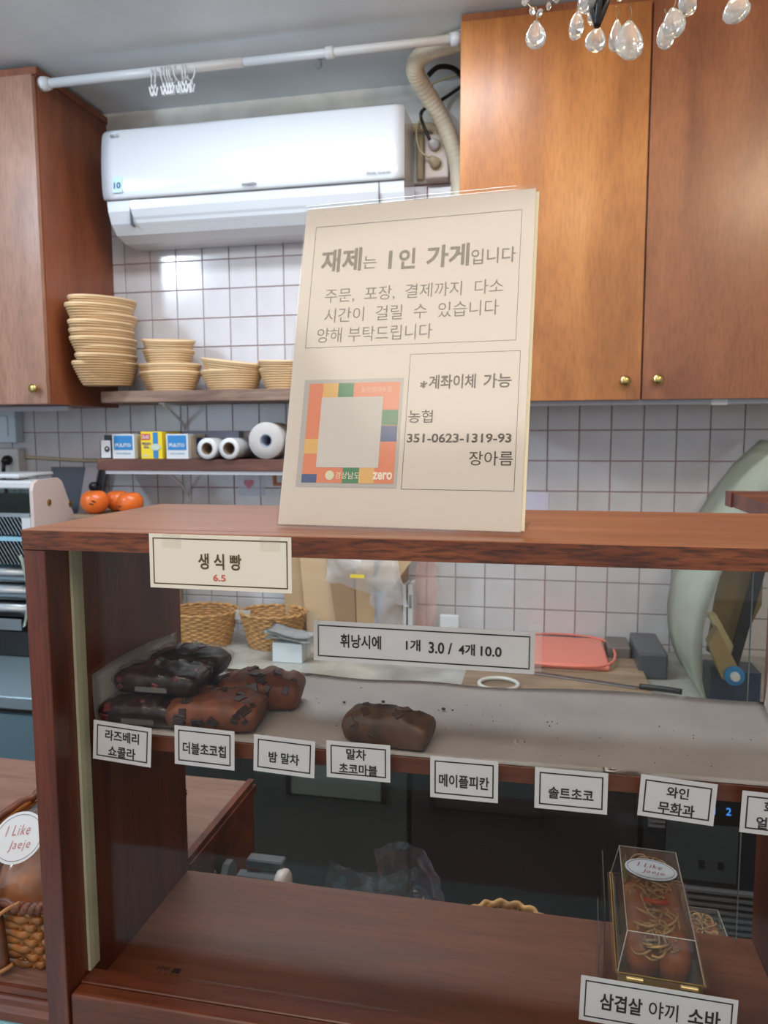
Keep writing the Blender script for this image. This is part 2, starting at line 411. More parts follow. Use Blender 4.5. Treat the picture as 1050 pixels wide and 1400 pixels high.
# ------------------------------------------------------------ wall cabinets
def knob(parent, x, z, y):
    k = obj('knob', lathe([(0.004, 0), (0.005, 0.010), (0.0135, 0.014), (0.0145, 0.020), (0.012, 0.024), (0.004, 0.0265), (0, 0.0265)], (x, y, z), 20, axis=(0, -1, 0)), BRASS, parent, smooth=True)
    return k
cr = thing('wall_cabinet', 'wide orange-brown plywood wall cabinet with two doors, hung right of the air conditioner', 'cabinet', (0.265, 2.3, 1.64))
obj('body', bx(-0.225, 0.76, 2.119, 2.499, 1.643, 2.655), WD_CABR2, cr)
dl = obj('door', bx(-0.225, 0.2545, 2.10, 2.118, 1.638, 2.628, bev=0.001), WD_CABR, cr); knob(dl, 0.214, 1.686, 2.10)
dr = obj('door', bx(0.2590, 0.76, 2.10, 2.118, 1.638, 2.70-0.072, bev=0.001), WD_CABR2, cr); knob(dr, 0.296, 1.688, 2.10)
cl = thing('wall_cabinet', 'tall wall cabinet at far left with one sheen-greyed brown door and a reddish side', 'cabinet', (-1.83, 2.3, 1.645))
obj('body', bx(-2.16, -1.4995, 2.119, 2.499, 1.648, 2.624), WD_CABS, cl)
obj('cornice', bx(-2.16, -1.494, 2.112, 2.499, 2.6245, 2.648, bev=0.002), WD_CABS, cl)
d = obj('door', bx(-1.98, -1.5035, 2.10, 2.118, 1.648, 2.621, bev=0.001), WD_CABL, cl); knob(d, -1.538, 1.694, 2.10)
d = obj('door', bx(-2.16, -1.984, 2.10, 2.118, 1.648, 2.621, bev=0.001), WD_CABL, cl)
# strip lights under the cabinets
def strip(label, x0, x1, y, z):
    t = thing('strip_light', label, 'light', ((x0+x1)/2, y, z))
    obj('profile', bx(x0, x1, y-0.012, y+0.012, z-0.016, z, bev=0.002), plain('aluminium_profile', (176, 176, 186), 0.4), t)
    obj('end_cap', bx(x0-0.004, x0, y-0.013, y+0.013, z-0.017, z), WHITE, t)
    obj('connector', bx(x1-0.32, x1-0.28, y-0.014, y+0.014, z-0.018, z+0.0), WHITE, t)
strip('slim grey light strip under the right wall cabinet', -0.22, 0.755, 2.135, 1.6415)
strip('slim grey light strip under the left wall cabinet', -2.10, -1.52, 2.24, 1.6465)

# ------------------------------------------------------------ curtain rod with clip rings
rod = thing('curtain_rod', 'white tension rod spanning the two wall cabinets under the ceiling', 'rod', (-0.86, 2.14, 2.607))
def lathex(prof, x, y, z, seg=20): return lathe(prof, (x, y, z), seg, axis=(1, 0, 0))
obj('thick_tube', lathex([(0.0135, 0), (0.0135, 0.62)], -1.47, 2.14, 2.607), WHITE, rod, True)
obj('thin_tube', lathex([(0.0115, 0), (0.0115, 0.62)], -0.85, 2.14, 2.607), WHITE, rod, True)
obj('collar', lathex([(0.015, 0), (0.016, 0.005), (0.016, 0.02), (0.013, 0.024)], -0.605, 2.14, 2.607), WHITE, rod, True)
obj('end_cap', lathex([(0.021, 0), (0.021, 0.012), (0.017, 0.03)], -1.4993, 2.14, 2.607), WHITE, rod, True)
obj('end_cap', lathex([(0.017, 0), (0.018, 0.03)], -0.2555, 2.14, 2.607), WHITE, rod, True)
def ring_thing(x, yaw, label):
    t = thing('clip_ring', label, 'ring', (x, 2.14, 2.594), (0, 0, yaw), 'clip rings on the rod')
    pts = [(0, 0.021*math.cos(a), 0.021*math.sin(a)) for a in [2*PI*i/20 for i in range(20)]]
    obj('ring', tube(pts, 0.0022, 6, closed=True), WHITE, t, True, local=True)
    b = B(); box(b, -0.0025, 0.0025, -0.003, 0.003, -0.034, -0.022)
    obj('hanger', b, WHITE, t, local=True)
    c = B()
    for s in (-1, 1):
        box(c, -0.002+s*0.0045, 0.002+s*0.0045, -0.006, 0.006, -0.054, -0.030, mat4=Matrix.Translation((0, 0, -0.04)) @ Matrix.Rotation(s*0.22, 4, 'Y') @ Matrix.Translation((0, 0, 0.04)))
    obj('clip', c, WHITE, t, local=True)
    return t
xs_r = [-1.136, -1.125, -1.098, -1.086, -1.078, -1.069, -1.049, -1.038, -1.027, -1.010]
yw = [0.5, 0.55, 0.1, 0.05, 0.1, 0.0, -0.3, 0.45, 0.35, 0.95]
nm = ['leftmost', 'second from left', 'third from left', 'fourth from left', 'fifth from left', 'sixth from left', 'seventh from left', 'third from right', 'second from right', 'rightmost, turned widest']
for x, a, q in zip(xs_r, yw, nm): ring_thing(x, a, 'small white curtain ring with clip on the rod, ' + q)

# ------------------------------------------------------------ air conditioner
ac = thing('air_conditioner', 'white glossy split air conditioner on the wall beside the left cabinet', 'air conditioner', (-0.905, 2.39, 2.19))
X0, X1 = -1.392, -0.408
body_prof = [(2.49, 2.19), (2.40, 2.192), (2.345, 2.206), (2.315, 2.235), (2.298, 2.27), (2.293, 2.304), (2.30, 2.50), (2.315, 2.514), (2.49, 2.524)]
b = prism(body_prof, X0+0.004, X1-0.004, 'x'); obj('body', b, ACW, ac, False)
fp = [(2.298, 2.305), (2.282, 2.306), (2.275, 2.34), (2.2745, 2.40), (2.279, 2.46), (2.287, 2.507), (2.293, 2.519), (2.306, 2.522), (2.306, 2.30)]
def panel(prof, xa, xb, rc=0.022):
    """extruded shell whose ends are pulled in towards the corners"""
    bm = B(); n = len(prof); rows = []
    zs = [p[1] for p in prof]; zt, zb = max(zs), min(zs)
    N = 24
    for i in range(N+1):
        x = xa + (xb-xa)*i/N; rows.append([bm.verts.new((x, p[0], p[1])) for p in prof])
    for i in range(N):
        for j in range(n): bm.faces.new([rows[i][j], rows[i][(j+1) % n], rows[i+1][(j+1) % n], rows[i+1][j]])
    bm.faces.new(rows[0]); bm.faces.new(rows[-1][::-1])
    for rr, s in ((rows[0], 1), (rows[-1], -1)):
        for v in rr:
            dt = zt - v.co.z
            if dt < rc: v.co.x += s*(rc-math.sqrt(max(0, rc*rc-(rc-dt)**2)))
    bmesh.ops.recalc_face_normals(bm, faces=bm.faces)
    return bm
def dense(prof, n=5): return [tuple(v) for v in smoothpath([(p[0], p[1], 0) for p in prof[:-2]], n)]
fpd = [(p[0], p[1]) for p in dense(fp)] + [fp[-1]]
front = obj('front_panel', panel(fpd, X0, X1), ACW, ac, True)
obj('seam', bx(X0+0.006, X1-0.006, 2.290, 2.31, 2.3015, 2.3055), ACG, ac)
lou = [(2.2935, 2.299), (2.2955, 2.275), (2.305, 2.252), (2.322, 2.228), (2.335, 2.217), (2.345, 2.225), (2.31, 2.30)]
b = prism(lou, -1.305, -0.492, 'x'); obj('louver', b, plain('aircon_louver', (204, 208, 214), 0.25, coat=0.3), ac, False)
obj('louver_gap', bx(-1.3105, -1.3075, 2.296, 2.33, 2.225, 2.30), ACG, ac); obj('louver_gap', bx(-0.4895, -0.487, 2.292, 2.33, 2.235, 2.301), ACG, ac)
def face_part(parent, x, y, z, tilt=0.0):
    e = bpy.data.objects.new('badge', None); C.objects.link(e); e.parent = parent; e.location = Vector((x, y, z)) - parent.location; e.rotation_euler = facing(tilt=tilt); return e
e = face_part(ac, -1.346, 2.2815, 2.497, -0.14)
letter(e, 'LG', 0.006, 0, 0.018, 0.010, GREYPL, 0.002, 0.02)
obj('emblem', prism(ellipse_pts(-0.010, 0, 0.0055, 0.0055, 20), 0.0005, 0.002, 'z'), GREYPL, e, local=True)
e = face_part(ac, -0.892, 2.2735, 2.316, 0.1); letter(e, 'WHISEN', 0, 0, 0.048, 0.010, DKPLAST, 0.001, 0.03, shear=0.2)
e = face_part(ac, -0.484, 2.274, 2.322, 0.1); letter(e, 'DUAL Inverter', 0, 0, 0.074, 0.008, GREYPL, 0.001, 0.01)
e = face_part(ac, -1.337, 2.2735, 2.345, 0.05); e.name = 'energy_sticker'
obj('sticker_sheet', bx(-0.017, 0.017, -0.025, 0.025, 0, 0.0012), plain('sticker_sky', (190, 220, 234), 0.4), e, local=True)
letter(e, '10', 0, -0.003, 0.024, 0.020, plain('teal_ink', (30, 90, 120), 0.5), 0.0022, 0.03)

# pipe, conduit, socket beside the air conditioner
pp = smoothpath([(-0.150, 2.085+0.06, 2.638), (-0.235, 2.20, 2.632), (-0.33, 2.24, 2.632), (-0.372, 2.26, 2.610), (-0.372, 2.30, 2.588), (-0.345, 2.36, 2.555), (-0.315, 2.40, 2.51), (-0.285, 2.42, 2.44), (-0.266, 2.43, 2.36), (-0.258, 2.43, 2.20)], 14)
pp = [p for p in pp if True]
pipe = recenter(obj('wrapped_pipe', tube(pp, lambda i: 0.0255+0.0016*((i % 3) == 0), 12), WRAP, None, True)); tag(pipe, 'thick cream tape-wrapped pipe bending down beside the right cabinet', 'pipe')
cond = recenter(obj('conduit', tube(smoothpath([(-0.412, 2.46, 2.512), (-0.372, 2.46, 2.512), (-0.345, 2.462, 2.506), (-0.337, 2.465, 2.49), (-0.336, 2.467, 2.462)], 6), 0.014, 12), BEIGE, None, True)); tag(cond, 'beige plastic elbow conduit entering the wall socket', 'conduit')
so = thing('wall_socket', 'cream double wall socket right of the air conditioner', 'socket', (-0.335, 2.47, 2.415))
obj('plate', bx(-0.374, -0.298, 2.45, 2.491, 2.352, 2.487, bev=0.006, seg=3), plain('cream_plate', (222, 206, 196), 0.4), so)
for zc in (2.447, 2.392): obj('socket_well', lathe([(0.021, 0), (0.021, 0.002), (0.018, 0.002)], (-0.335, 2.4515, zc), 24, axis=(0, -1, 0)), BEIGE, so)
def plug(label, x, z, mat, ax, path, cm, r):
    t = thing('power_plug', label, 'plug', (x, 2.449, z))
    obj('plug_body', lathe([(0.016, 0), (0.017, 0.012), (0.012, 0.026), (0.007, 0.034)], (x, 2.449, z), 16, axis=ax), mat, t, True)
    obj('cord', tube(smoothpath(path, 8), r, 8), cm, t, True)
plug('white plug with a black cord in the upper socket', -0.338, 2.447, WHITE, (-0.5, -1, 0.35), [(-0.353, 2.42, 2.457), (-0.372, 2.41, 2.50), (-0.378, 2.40, 2.53), (-0.360, 2.44, 2.565), (-0.31, 2.47, 2.60), (-0.232, 2.47, 2.645)], CORDB, 0.0052)
plug('beige plug with a pale cord in the lower socket', -0.335, 2.392, BEIGE, (-0.6, -1, 0.5), [(-0.355, 2.425, 2.407), (-0.385, 2.42, 2.43), (-0.397, 2.43, 2.49), (-0.382, 2.45, 2.55), (-0.368, 2.45, 2.60), (-0.350, 2.44, 2.63), (-0.27, 2.44, 2.650)], BEIGE, 0.0036)
ct = recenter(obj('black_cable', tube(smoothpath([(-0.345, 2.33, 2.607), (-0.315, 2.34, 2.632), (-0.27, 2.36, 2.63), (-0.235, 2.40, 2.60)], 8), 0.0075, 8), CORDB, None, True)); tag(ct, 'thick black cable looping behind the wrapped pipe', 'cable')
bc = recenter(obj('riser_pipe', tube([(-0.392, 2.478, 2.36), (-0.392, 2.478, 2.495)], 0.012, 10), BEIGE, None, True)); tag(bc, 'short beige vertical pipe between air conditioner and socket', 'pipe')
hr = recenter(obj('metal_ring', tube([(-1.423+0.021*math.cos(2*PI*i/24), 2.47, 2.555+0.026*math.sin(2*PI*i/24)) for i in range(24)], 0.0028, 6, closed=True), plain('dull_metal', (96, 88, 76), 0.4, metal=0.8), None, True)); tag(hr, 'dull metal ring on the wall above the air conditioner corner', 'ring')
hk = thing('ceiling_hook', 'small metal screw hook in the ceiling above the air conditioner', 'hook', (-0.66, 2.27, 2.66))
obj('base', lathe([(0.010, 0), (0.010, -0.004), (0.004, -0.006)], (-0.66, 2.27, 2.660), 14), STEEL, hk)
obj('shank', tube(smoothpath([(-0.66, 2.27, 2.655), (-0.655, 2.265, 2.635), (-0.665, 2.26, 2.625), (-0.675, 2.26, 2.635)], 6), 0.003, 6), STEEL, hk, True)

# ------------------------------------------------------------ wall shelves
def bracket(parent, x, ztop, depth, drop):
    b = B(); box(b, x-0.010, x+0.010, 2.494, 2.4994, ztop-drop, ztop); box(b, x-0.010, x+0.010, 2.4995-depth, 2.494, ztop-0.005, ztop)
    pts = smoothpath([(x, 2.494, ztop-drop+0.012), (x, 2.46, ztop-drop*0.55), (x, 2.4995-depth+0.012, ztop-0.006)], 6)
    tube(pts, 0.005, 6, b)
    obj('bracket', b, WHITE, parent)
s1 = thing('wall_shelf', 'upper wall shelf of weathered grey-brown wood holding the proofing baskets', 'shelf', (-0.89, 2.39, 1.655))
obj('board', bx(-1.432, -0.34, 2.28, 2.4992, 1.657, 1.694, bev=0.002), WD_SHELF, s1)
for x in (-1.24, -0.55): bracket(s1, x, 1.657, 0.17, 0.10)
s2 = thing('wall_shelf', 'lower wall shelf of dark brown wood holding boxes and paper rolls', 'shelf', (-0.9, 2.39, 1.43))
obj('board', bx(-1.468, -0.34, 2.30, 2.4992, 1.432, 1.470, bev=0.002), WD_SHELF2, s2)
obj('light_profile', bx(-1.44, -0.36, 2.305, 2.325, 1.420, 1.432), plain('aluminium_strip', (184, 184, 192), 0.35), s2)
for x in (-1.235, -0.55): bracket(s2, x, 1.432, 0.16, 0.12)

# ------------------------------------------------------------ proofing baskets
def banneton_mesh(rx, ry, h, nr=9, seg=36):
    prof = []
    for i in range(nr):
        t0 = i/nr
        for q in (0.0, 0.25, 0.5, 0.75):
            t = t0+q/nr
            rad = 0.70+0.30*(t**0.75)
            prof.append((rad*(1+0.055*math.sin(PI*q*1.0)), t*h))
    prof.append((1.0, h)); prof.append((1.02, h+0.002)); prof.append((1.0, h+0.006)); prof.append((0.95, h+0.004))
    inner = [(max(0.02, p[0]-0.075), p[1]+0.004) for p in prof[:-4] if p[1] > 0.004][::-1]
    prof = [(0.0, 0.0)] + prof + inner + [(0.0, 0.008)]
    return lathe(prof, (0, 0, 0), seg, rx, ry, cap=False)
ban = {}
def banneton(key, rx, ry, h, loc, rot, label, group, nr=9):
    if key not in ban:
        t = thing('proofing_basket', label, 'basket', loc, rot, group)
        obj('coiled_body', banneton_mesh(rx, ry, h, nr), RATTAN, t, True, local=True)
        rm = [(rx*1.0*math.cos(2*PI*i/36), ry*1.0*math.sin(2*PI*i/36), h+0.003) for i in range(36)]
        obj('rim', tube(rm, 0.0052, 6, closed=True), plain('banneton_rim', (220, 190, 148), 0.6), t, True, local=True)
        ban[key] = t
        return t
    t = dup(ban[key], loc, None, label); t.rotation_euler = rot; t['group'] = group
    return t
ordn = ['bottom', 'second from bottom', 'third from bottom', 'fourth from bottom', 'middle (fifth)', 'fourth from top', 'third from top', 'second from top', 'topmost']
z = 1.712
for i in range(9):
    banneton('long', 0.062, 0.160, 0.070, (-1.412+random.uniform(-0.003, 0.003)+(i*0.0005), 2.300+random.uniform(-0.01, 0.01)-i*0.002, z+random.uniform(-0.001, 0.001)), (0.045+i*0.004, -0.02+random.uniform(-0.015, 0.015), random.uniform(-0.05, 0.05)), 'long pale coiled proofing basket, %s of the tall stack by the left cabinet' % ordn[i], 'tall stack of long proofing baskets')
    z += 0.0255
G2 = 'small proofing baskets on the upper shelf'
banneton('oval', 0.104, 0.075, 0.060, (-1.235, 2.39, 1.695), (0, 0, 0), 'oval proofing basket at the bottom of the second pile from the left', G2, 8)
banneton('oval', 0, 0, 0, (-1.235, 2.39, 1.720), (0, 0, 0.05), 'oval proofing basket nested second in the second pile from the left', G2)
banneton('round', 0.083, 0.075, 0.062, (-1.235, 2.385, 1.765), (0.02, 0, 0), 'small round proofing basket, third up in the second pile', G2, 8)
banneton('round', 0, 0, 0, (-1.232, 2.38, 1.800), (0.14, 0.02, 0.3), 'small round proofing basket open on top of the second pile', G2)
banneton('oval', 0, 0, 0, (-1.012, 2.39, 1.695), (0, 0, -0.05), 'oval proofing basket at the bottom of the third pile', G2)
banneton('oval', 0, 0, 0, (-1.012, 2.385, 1.727), (0.06, 0.13, 0.0), 'oval proofing basket tilted on top of the third pile', G2)
banneton('round', 0, 0, 0, (-0.825, 2.39, 1.695), (0, 0, 0.1), 'round proofing basket at the bottom of the fourth pile beside the sign', G2)
banneton('round', 0, 0, 0, (-0.825, 2.385, 1.722), (0.08, 0, 0.4), 'round proofing basket on top of the fourth pile beside the sign', G2)

# ------------------------------------------------------------ boxes and rolls on the lower shelf
def carton(label, x0, x1, y0, y1, h, matbody):
    t = thing('carton', label, 'box', ((x0+x1)/2, y0, 1.4705))
    obj('carton_body', bx(x0, x1, y0, y1, 1.4705, 1.4705+h, bev=0.001), matbody, t)
    return t
def on_front(t, y, z): 
    e = bpy.data.objects.new('front_print', None); C.objects.link(e); e.parent = t
    e.location = (0, y - t.location.y - 0.0003, z - t.location.z); e.rotation_euler = facing(); return e
t = thing('carton', 'small open white box with a black round logo at the left shelf end', 'box', (-1.446, 2.33, 1.4705))
b = B(); x0, x1, y0, y1, h = -1.468, -1.426, 2.322, 2.44, 0.062
box(b, x0, x1, y0, y0+0.003, 1.4705, 1.4705+h); box(b, x0, x1, y1-0.003, y1, 1.4705, 1.4705+h*1.3); box(b, x0, x0+0.003, y0, y1, 1.4705, 1.4705+h); box(b, x1-0.003, x1, y0, y1, 1.4705, 1.4705+h); box(b, x0, x1, y0, y1, 1.4705, 1.4735)
obj('carton_body', b, WHITE, t)
obj('dark_contents', bx(x0+0.004, x1-0.004, y0+0.02, y1-0.004, 1.474, 1.55), DKPLAST, t)
e = on_front(t, y0, 1.503); obj('emblem', prism(ellipse_pts(0.004, 0, 0.010, 0.010, 20), 0, 0.0008, 'z'), DKPLAST, e, local=True); obj('emblem_mark', prism(ellipse_pts(0.004, 0.002, 0.004, 0.003, 12), 0.0008, 0.0014, 'z'), WHITE, e, local=True)
def pulito(label, x0, x1):
    t = carton(label, x0, x1, 2.318, 2.45, 0.083, WHITE); w = x1-x0
    e = on_front(t, 2.318, 1.5125)
    obj('blue_panel', bx(-w*0.42, w*0.42, -0.012, 0.036, 0, 0.0008), BLUE, e, local=True)
    letter(e, 'PULITO', 0, 0.004, w*0.7, 0.012, WHITE, 0.0014, 0.03)
    letter(e, 'ROTOLO GASTRONOMIA', 0, -0.024, w*0.66, 0.006, BLUE, 0.0006, 0.0)
    obj('side_panel', bx(x1, x1+0.0008, 2.335, 2.44, 1.475, 1.546), plain('beige_print', (196, 176, 150), 0.6), t)
    obj('side_stripe', bx(x1+0.0008, x1+0.0014, 2.38, 2.42, 1.485, 1.54), NAVY, t)
    return t
pulito('white carton with a blue front label, left of the yellow box', -1.420, -1.338)
pulito('white carton with a blue front label, right of the yellow box', -1.222, -1.143)
t = carton('yellow and blue carton between the two blue labelled cartons', -1.314, -1.236, 2.318, 2.45, 0.091, YELLOW)
e = on_front(t, 2.318, 1.516)
obj('blue_panel', bx(0.006, 0.024, -0.043, 0.043, 0, 0.0008), BLUE, e, local=True)
obj('red_panel', bx(-0.036, -0.004, 0.018, 0.038, 0, 0.0008), REDP, e, local=True)
letter(e, 'GLAD', -0.020, 0.028, 0.027, 0.012, WHITE, 0.0014, 0.03)
letter(e, 'PRESS\'N\nSEAL', -0.018, 0.000, 0.032, 0.020, NAVY, 0.0010, 0.02)
obj('bowl_print', prism(ellipse_pts(0.016, -0.006, 0.018, 0.011, 24), 0.001, 0.0018, 'z'), plain('bowl_print', (196, 206, 190), 0.5), e, local=True)
letter(e, '70m', -0.022, -0.034, 0.022, 0.008, WHITE, 0.0010, 0.02)
t = carton('flat pale blue lidded plastic case lying behind the cartons', -1.40, -1.02, 2.455, 2.495, 0.092, plain('case_grey', (120, 122, 140), 0.4))
def roll(label, x, y0, y1, z, r, ri, matr, core, name='paper_roll'):
    t = thing(name, label, 'roll', (x, y0, 1.4705))
    n = 28; bm = B()
    prof = [(ri, 0), (r*0.985, 0), (r, 0.002), (r, y1-y0), (ri, y1-y0)]
    lathe(prof+[prof[0]], (x, y0, z), n, axis=(0, 1, 0), bm=bm, cap=False)
    obj('sheet_roll', bm, matr, t, True)
    obj('core', lathe([(ri*0.99, -0.0005), (ri*0.99, y1-y0), (ri*0.86, y1-y0), (ri*0.86, -0.0005), (ri*0.99, -0.0005)], (x, y0, z), n, axis=(0, 1, 0), cap=False), core, t, True)
    return t
CORE = plain('cardboard_core', (120, 100, 80), 0.8)
roll('narrow white paper roll lying end-on, left one of the pair', -1.063, 2.29, 2.49, 1.5055, 0.0345, 0.020, WHITE, CORE)
roll('narrow white paper roll lying end-on, right one of the pair', -0.987, 2.29, 2.49, 1.5055, 0.0345, 0.021, WHITE, CORE)
roll('fat white paper towel roll with blue-grey core, next to the narrow rolls', -0.868, 2.31, 2.43, 1.5305, 0.0595, 0.021, PAPER, plain('core_blue', (140, 150, 170), 0.7))
roll('fat white paper towel roll half hidden behind the standing sign', -0.742, 2.31, 2.43, 1.5305, 0.0595, 0.021, PAPER, plain('core_blue2', (140, 150, 170), 0.7))
hl = thing('heart_card', 'clear card with a pink heart taped to the tiles below the lower shelf', 'card', (-1.00, 2.499, 1.34))
obj('card_sheet', bx(-1.045, -0.945, 2.4982, 2.4992, 1.335, 1.415), thin_clear('card_film', (0.95, 0.95, 0.97), 1.5, 0.2, 1.0, 0.2), hl)
hp = [(0.016*math.sin(a)**3*1.2, (13*math.cos(a)-5*math.cos(2*a)-2*math.cos(3*a)-math.cos(4*a))*0.00125) for a in [2*PI*i/40 for i in range(40)]]
obj('heart', prism([(-1.005+p[0], 1.378+p[1]) for p in hp], 2.4972, 2.4982, 'y'), PINK, hl)
lt = thing('wall_letter', 'orange wall letter L beside the pink heart card', 'letter', (-0.90, 2.499, 1.37))
obj('lettering', prism([(-0.915, 1.372), (-0.880, 1.372), (-0.880, 1.383), (-0.903, 1.383), (-0.903, 1.415), (-0.915, 1.415)], 2.4965, 2.4992, 'y'), plain('orange_brown', (196, 120, 70), 0.6), lt)
wp = recenter(obj('wall_paper_sheet', bx(-0.17, 0.028, 2.4975, 2.4992, 1.16, 1.360), plain('bluish_paper', (214, 214, 236), 0.6))); tag(wp, 'white sheet of paper taped to the tiles right of the sign', 'paper')

# ------------------------------------------------------------ switches at far left
sw = thing('light_switch', 'white surface-mounted light switch on the tiles at far left', 'switch', (-1.95, 2.48, 1.52))
obj('switch_box', bx(-2.01, -1.895, 2.455, 2.4993, 1.524, 1.645, bev=0.004, seg=2), plain('switch_white', (206, 226, 238), 0.35), sw)
obj('rocker', bx(-1.975, -1.925, 2.450, 2.455, 1.548, 1.622, bev=0.001), plain('rocker_white', (214, 232, 242), 0.3), sw)
ou = thing('wall_outlet', 'white surface-mounted outlet below the light switch at far left', 'socket', (-1.95, 2.48, 1.38))
obj('outlet_box', bx(-2.0, -1.89, 2.455, 2.4993, 1.385, 1.502, bev=0.004, seg=2), WHITE, ou)
pg = thing('power_plug', 'black plug and cord in the far left wall outlet', 'plug', (-1.93, 2.455, 1.46))
obj('plug_body', lathe([(0.017, 0), (0.018, 0.014), (0.010, 0.03)], (-1.93, 2.455, 1.462), 16, axis=(0, -1, -0.3)), DKPLAST, pg, True)
obj('cord', tube(smoothpath([(-1.93, 2.43, 1.455), (-1.925, 2.42, 1.435), (-1.93, 2.425, 1.40), (-1.93, 2.44, 1.30)], 6), 0.007, 8), CORDB, pg, True)
cb = recenter(obj('wall_cable', tube(smoothpath([(-1.885, 2.492, 1.470), (-1.75, 2.492, 1.4625), (-1.62, 2.492, 1.457), (-1.47, 2.492, 1.462)], 8), 0.006, 8), BEIGE, None, True)); tag(cb, 'thin beige cable running along the tiles from the outlet to the lower shelf', 'cable')

# ------------------------------------------------------------ kitchen counters
mc = thing('marble_counter', 'grey marble worktop along the tiled wall behind the case', 'worktop', (-0.2, 2.2, 0.82))
obj('slab', bx(-1.28, 1.0, 1.88, 2.498, 0.82, 0.85, bev=0.002), MARBLE, mc)
stt = thing('steel_table', 'bluish stainless steel table at far left under the bread slicer', 'table', (-1.9, 2.1, 0))
obj('table_top', bx(-2.5, -1.285, 1.72, 2.498, 0.815, 0.85, bev=0.003), STEELB, stt)
obj('undershelf', bx(-2.45, -1.32, 1.78, 2.47, 0.25, 0.27), STEELB, stt)
obj('apron', bx(-2.48, -1.30, 1.735, 1.75, 0.20, 0.795), plain('teal_grey_panel', (104, 134, 146), 0.4, metal=0.2), stt)
for x in (-2.47, -1.33):
    for y in (1.76, 2.46): obj('leg', lathe([(0.019, 0), (0.019, 0.815)], (x, y, 0), 14), STEEL, stt)
fr = thing('undercounter_fridge', 'long dark stainless steel fridge with two doors under the marble worktop', 'fridge', (-0.46, 2.2, 0))
obj('cabinet_body', bx(-1.25, 0.262, 1.945, 2.49, 0.10, 0.818), STEELD, fr)
for x in (-1.2, 0.2):
    for y in (1.99, 2.44): obj('foot', lathe([(0.02, 0), (0.02, 0.10)], (x, y, 0), 12), DKPLAST, fr)
FDR = plain('fridge_door_steel', (92, 98, 98), 0.38, metal=0.7, var=0.06, vs=4, stretch=(1, 1, 0.15))
FDR2 = plain('fridge_door_reflection', (66, 60, 62), 0.42, metal=0.6, var=0.08, vs=4, stretch=(1, 1, 0.15))  # same steel, dark reflection on the right door painted into its colour
for (xa, xb, m, hx0, hx1) in ((-0.93, -0.338, FDR, -0.672, -0.402), (-0.325, 0.252, FDR2, -0.27, 0.02)):
    dd = obj('door', bx(xa, xb, 1.918, 1.944, 0.12, 0.79, bev=0.004, seg=2), m, fr)
    b = bx(hx0, hx1, 1.912, 1.9178, 0.555, 0.66, bev=0.001); obj('recessed_handle', b, plain('handle_plate', (118, 128, 124), 0.4, metal=0.5) if m is FDR else FDR2, dd)
    for hx in (hx0, hx1): obj('handle_end', bx(hx-0.006, hx+0.006, 1.907, 1.9178, 0.552, 0.66), DKPLAST, dd)
obj('door_gap', bx(-0.337, -0.326, 1.93, 1.9445, 0.12, 0.79), DKPLAST, fr)
cp = thing('cooling_unit', 'dark cooling unit with blue digits and vent slats right of the fridge doors', 'appliance', (0.5, 2.2, 0))
obj('housing', bx(0.275, 0.80, 1.935, 2.49, 0.08, 0.818), plain('unit_dark', (50, 52, 56), 0.4, metal=0.4), cp)
obj('control_panel', bx(0.40, 0.60, 1.925, 1.935, 0.575, 0.66, bev=0.002), DKPLAST, cp)
pan = obj('notice_panel', bx(0.33, 0.50, 1.929, 1.935, 0.42, 0.572), plain('unit_notice', (66, 72, 76), 0.5), cp)
for x in (0.41, 0.455): obj('notice_mark', bx(x, x+0.014, 1.927, 1.929, 0.455, 0.475), DKPLAST, cp)
for k in range(9): obj('vent_slat', bx(0.33, 0.555, 1.917, 1.935, 0.255+k*0.0175, 0.262+k*0.0175), GREYPL, cp)
for k in range(5): obj('vent_slat', bx(0.285, 0.325, 1.919, 1.935, 0.555+k*0.013, 0.560+k*0.013), GREYPL, cp)
for ch, x in (('1', 0.437), ('2', 0.474)):
    e = bpy.data.objects.new('digit', None); C.objects.link(e); e.parent = cp; e.location = Vector((x, 1.924, 0.612))-cp.location; e.rotation_euler = facing(); letter(e, ch, 0, 0, 0.012, 0.020, DIGIT, 0.0004, 0.01)

# ------------------------------------------------------------ bread slicer, slicer tray and persimmons at far left
bs = thing('bread_slicer', 'white and chrome bread slicing machine on the steel table at far left', 'machine', (-1.82, 2.2, 0.85))
def side_outline(o=0.0): return [(2.05+o, 0.851), (2.42-o, 0.851), (2.42-o, 1.0), (2.268-o, 1.255), (2.205-o, 1.385), (2.196-o, 1.402), (2.176, 1.414-o), (2.078, 1.412-o), (2.058+o, 1.402), (2.05+o, 1.38)]
obj('side_panel', prism(side_outline(), -1.545, -1.533, 'x'), PINKW, bs)
obj('side_panel', prism(side_outline(), -2.15, -2.138, 'x'), PINKW, bs)
for y, zz in ((2.125, 1.338), (2.235, 1.330-0.006)): obj('bolt', lathe([(0.010, 0), (0.010, 0.003), (0.005, 0.005), (0, 0.005)], (-1.533, y, zz), 14, axis=(1, 0, 0)), BRASS, bs)
obj('top_cover', bx(-2.138, -1.545, 2.055, 2.18, 1.385, 1.408, bev=0.004), WHITE, bs)
obj('rear_housing', prism([(2.30, 0.853), (2.40, 0.853), (2.40, 1.0), (2.25, 1.25), (2.20, 1.36), (2.12, 1.36)], -2.138, -1.545, 'x'), plain('slicer_grey', (120, 140, 146), 0.3, metal=0.5), bs)
obj('hood_glass', bx(-2.138, -1.546, 2.056, 2.060, 1.312, 1.384), thin_clear('smoked_glass', (0.45, 0.58, 0.60), 1.5, 0.03, 1.6), bs)
obj('cross_bar', bx(-2.138, -1.546, 2.045, 2.062, 1.222, 1.234), plain('pale_blue_bar', (150, 200, 220), 0.35), bs)
obj('cross_bar', bx(-2.138, -1.546, 2.045, 2.062, 1.298, 1.310), STEEL, bs)
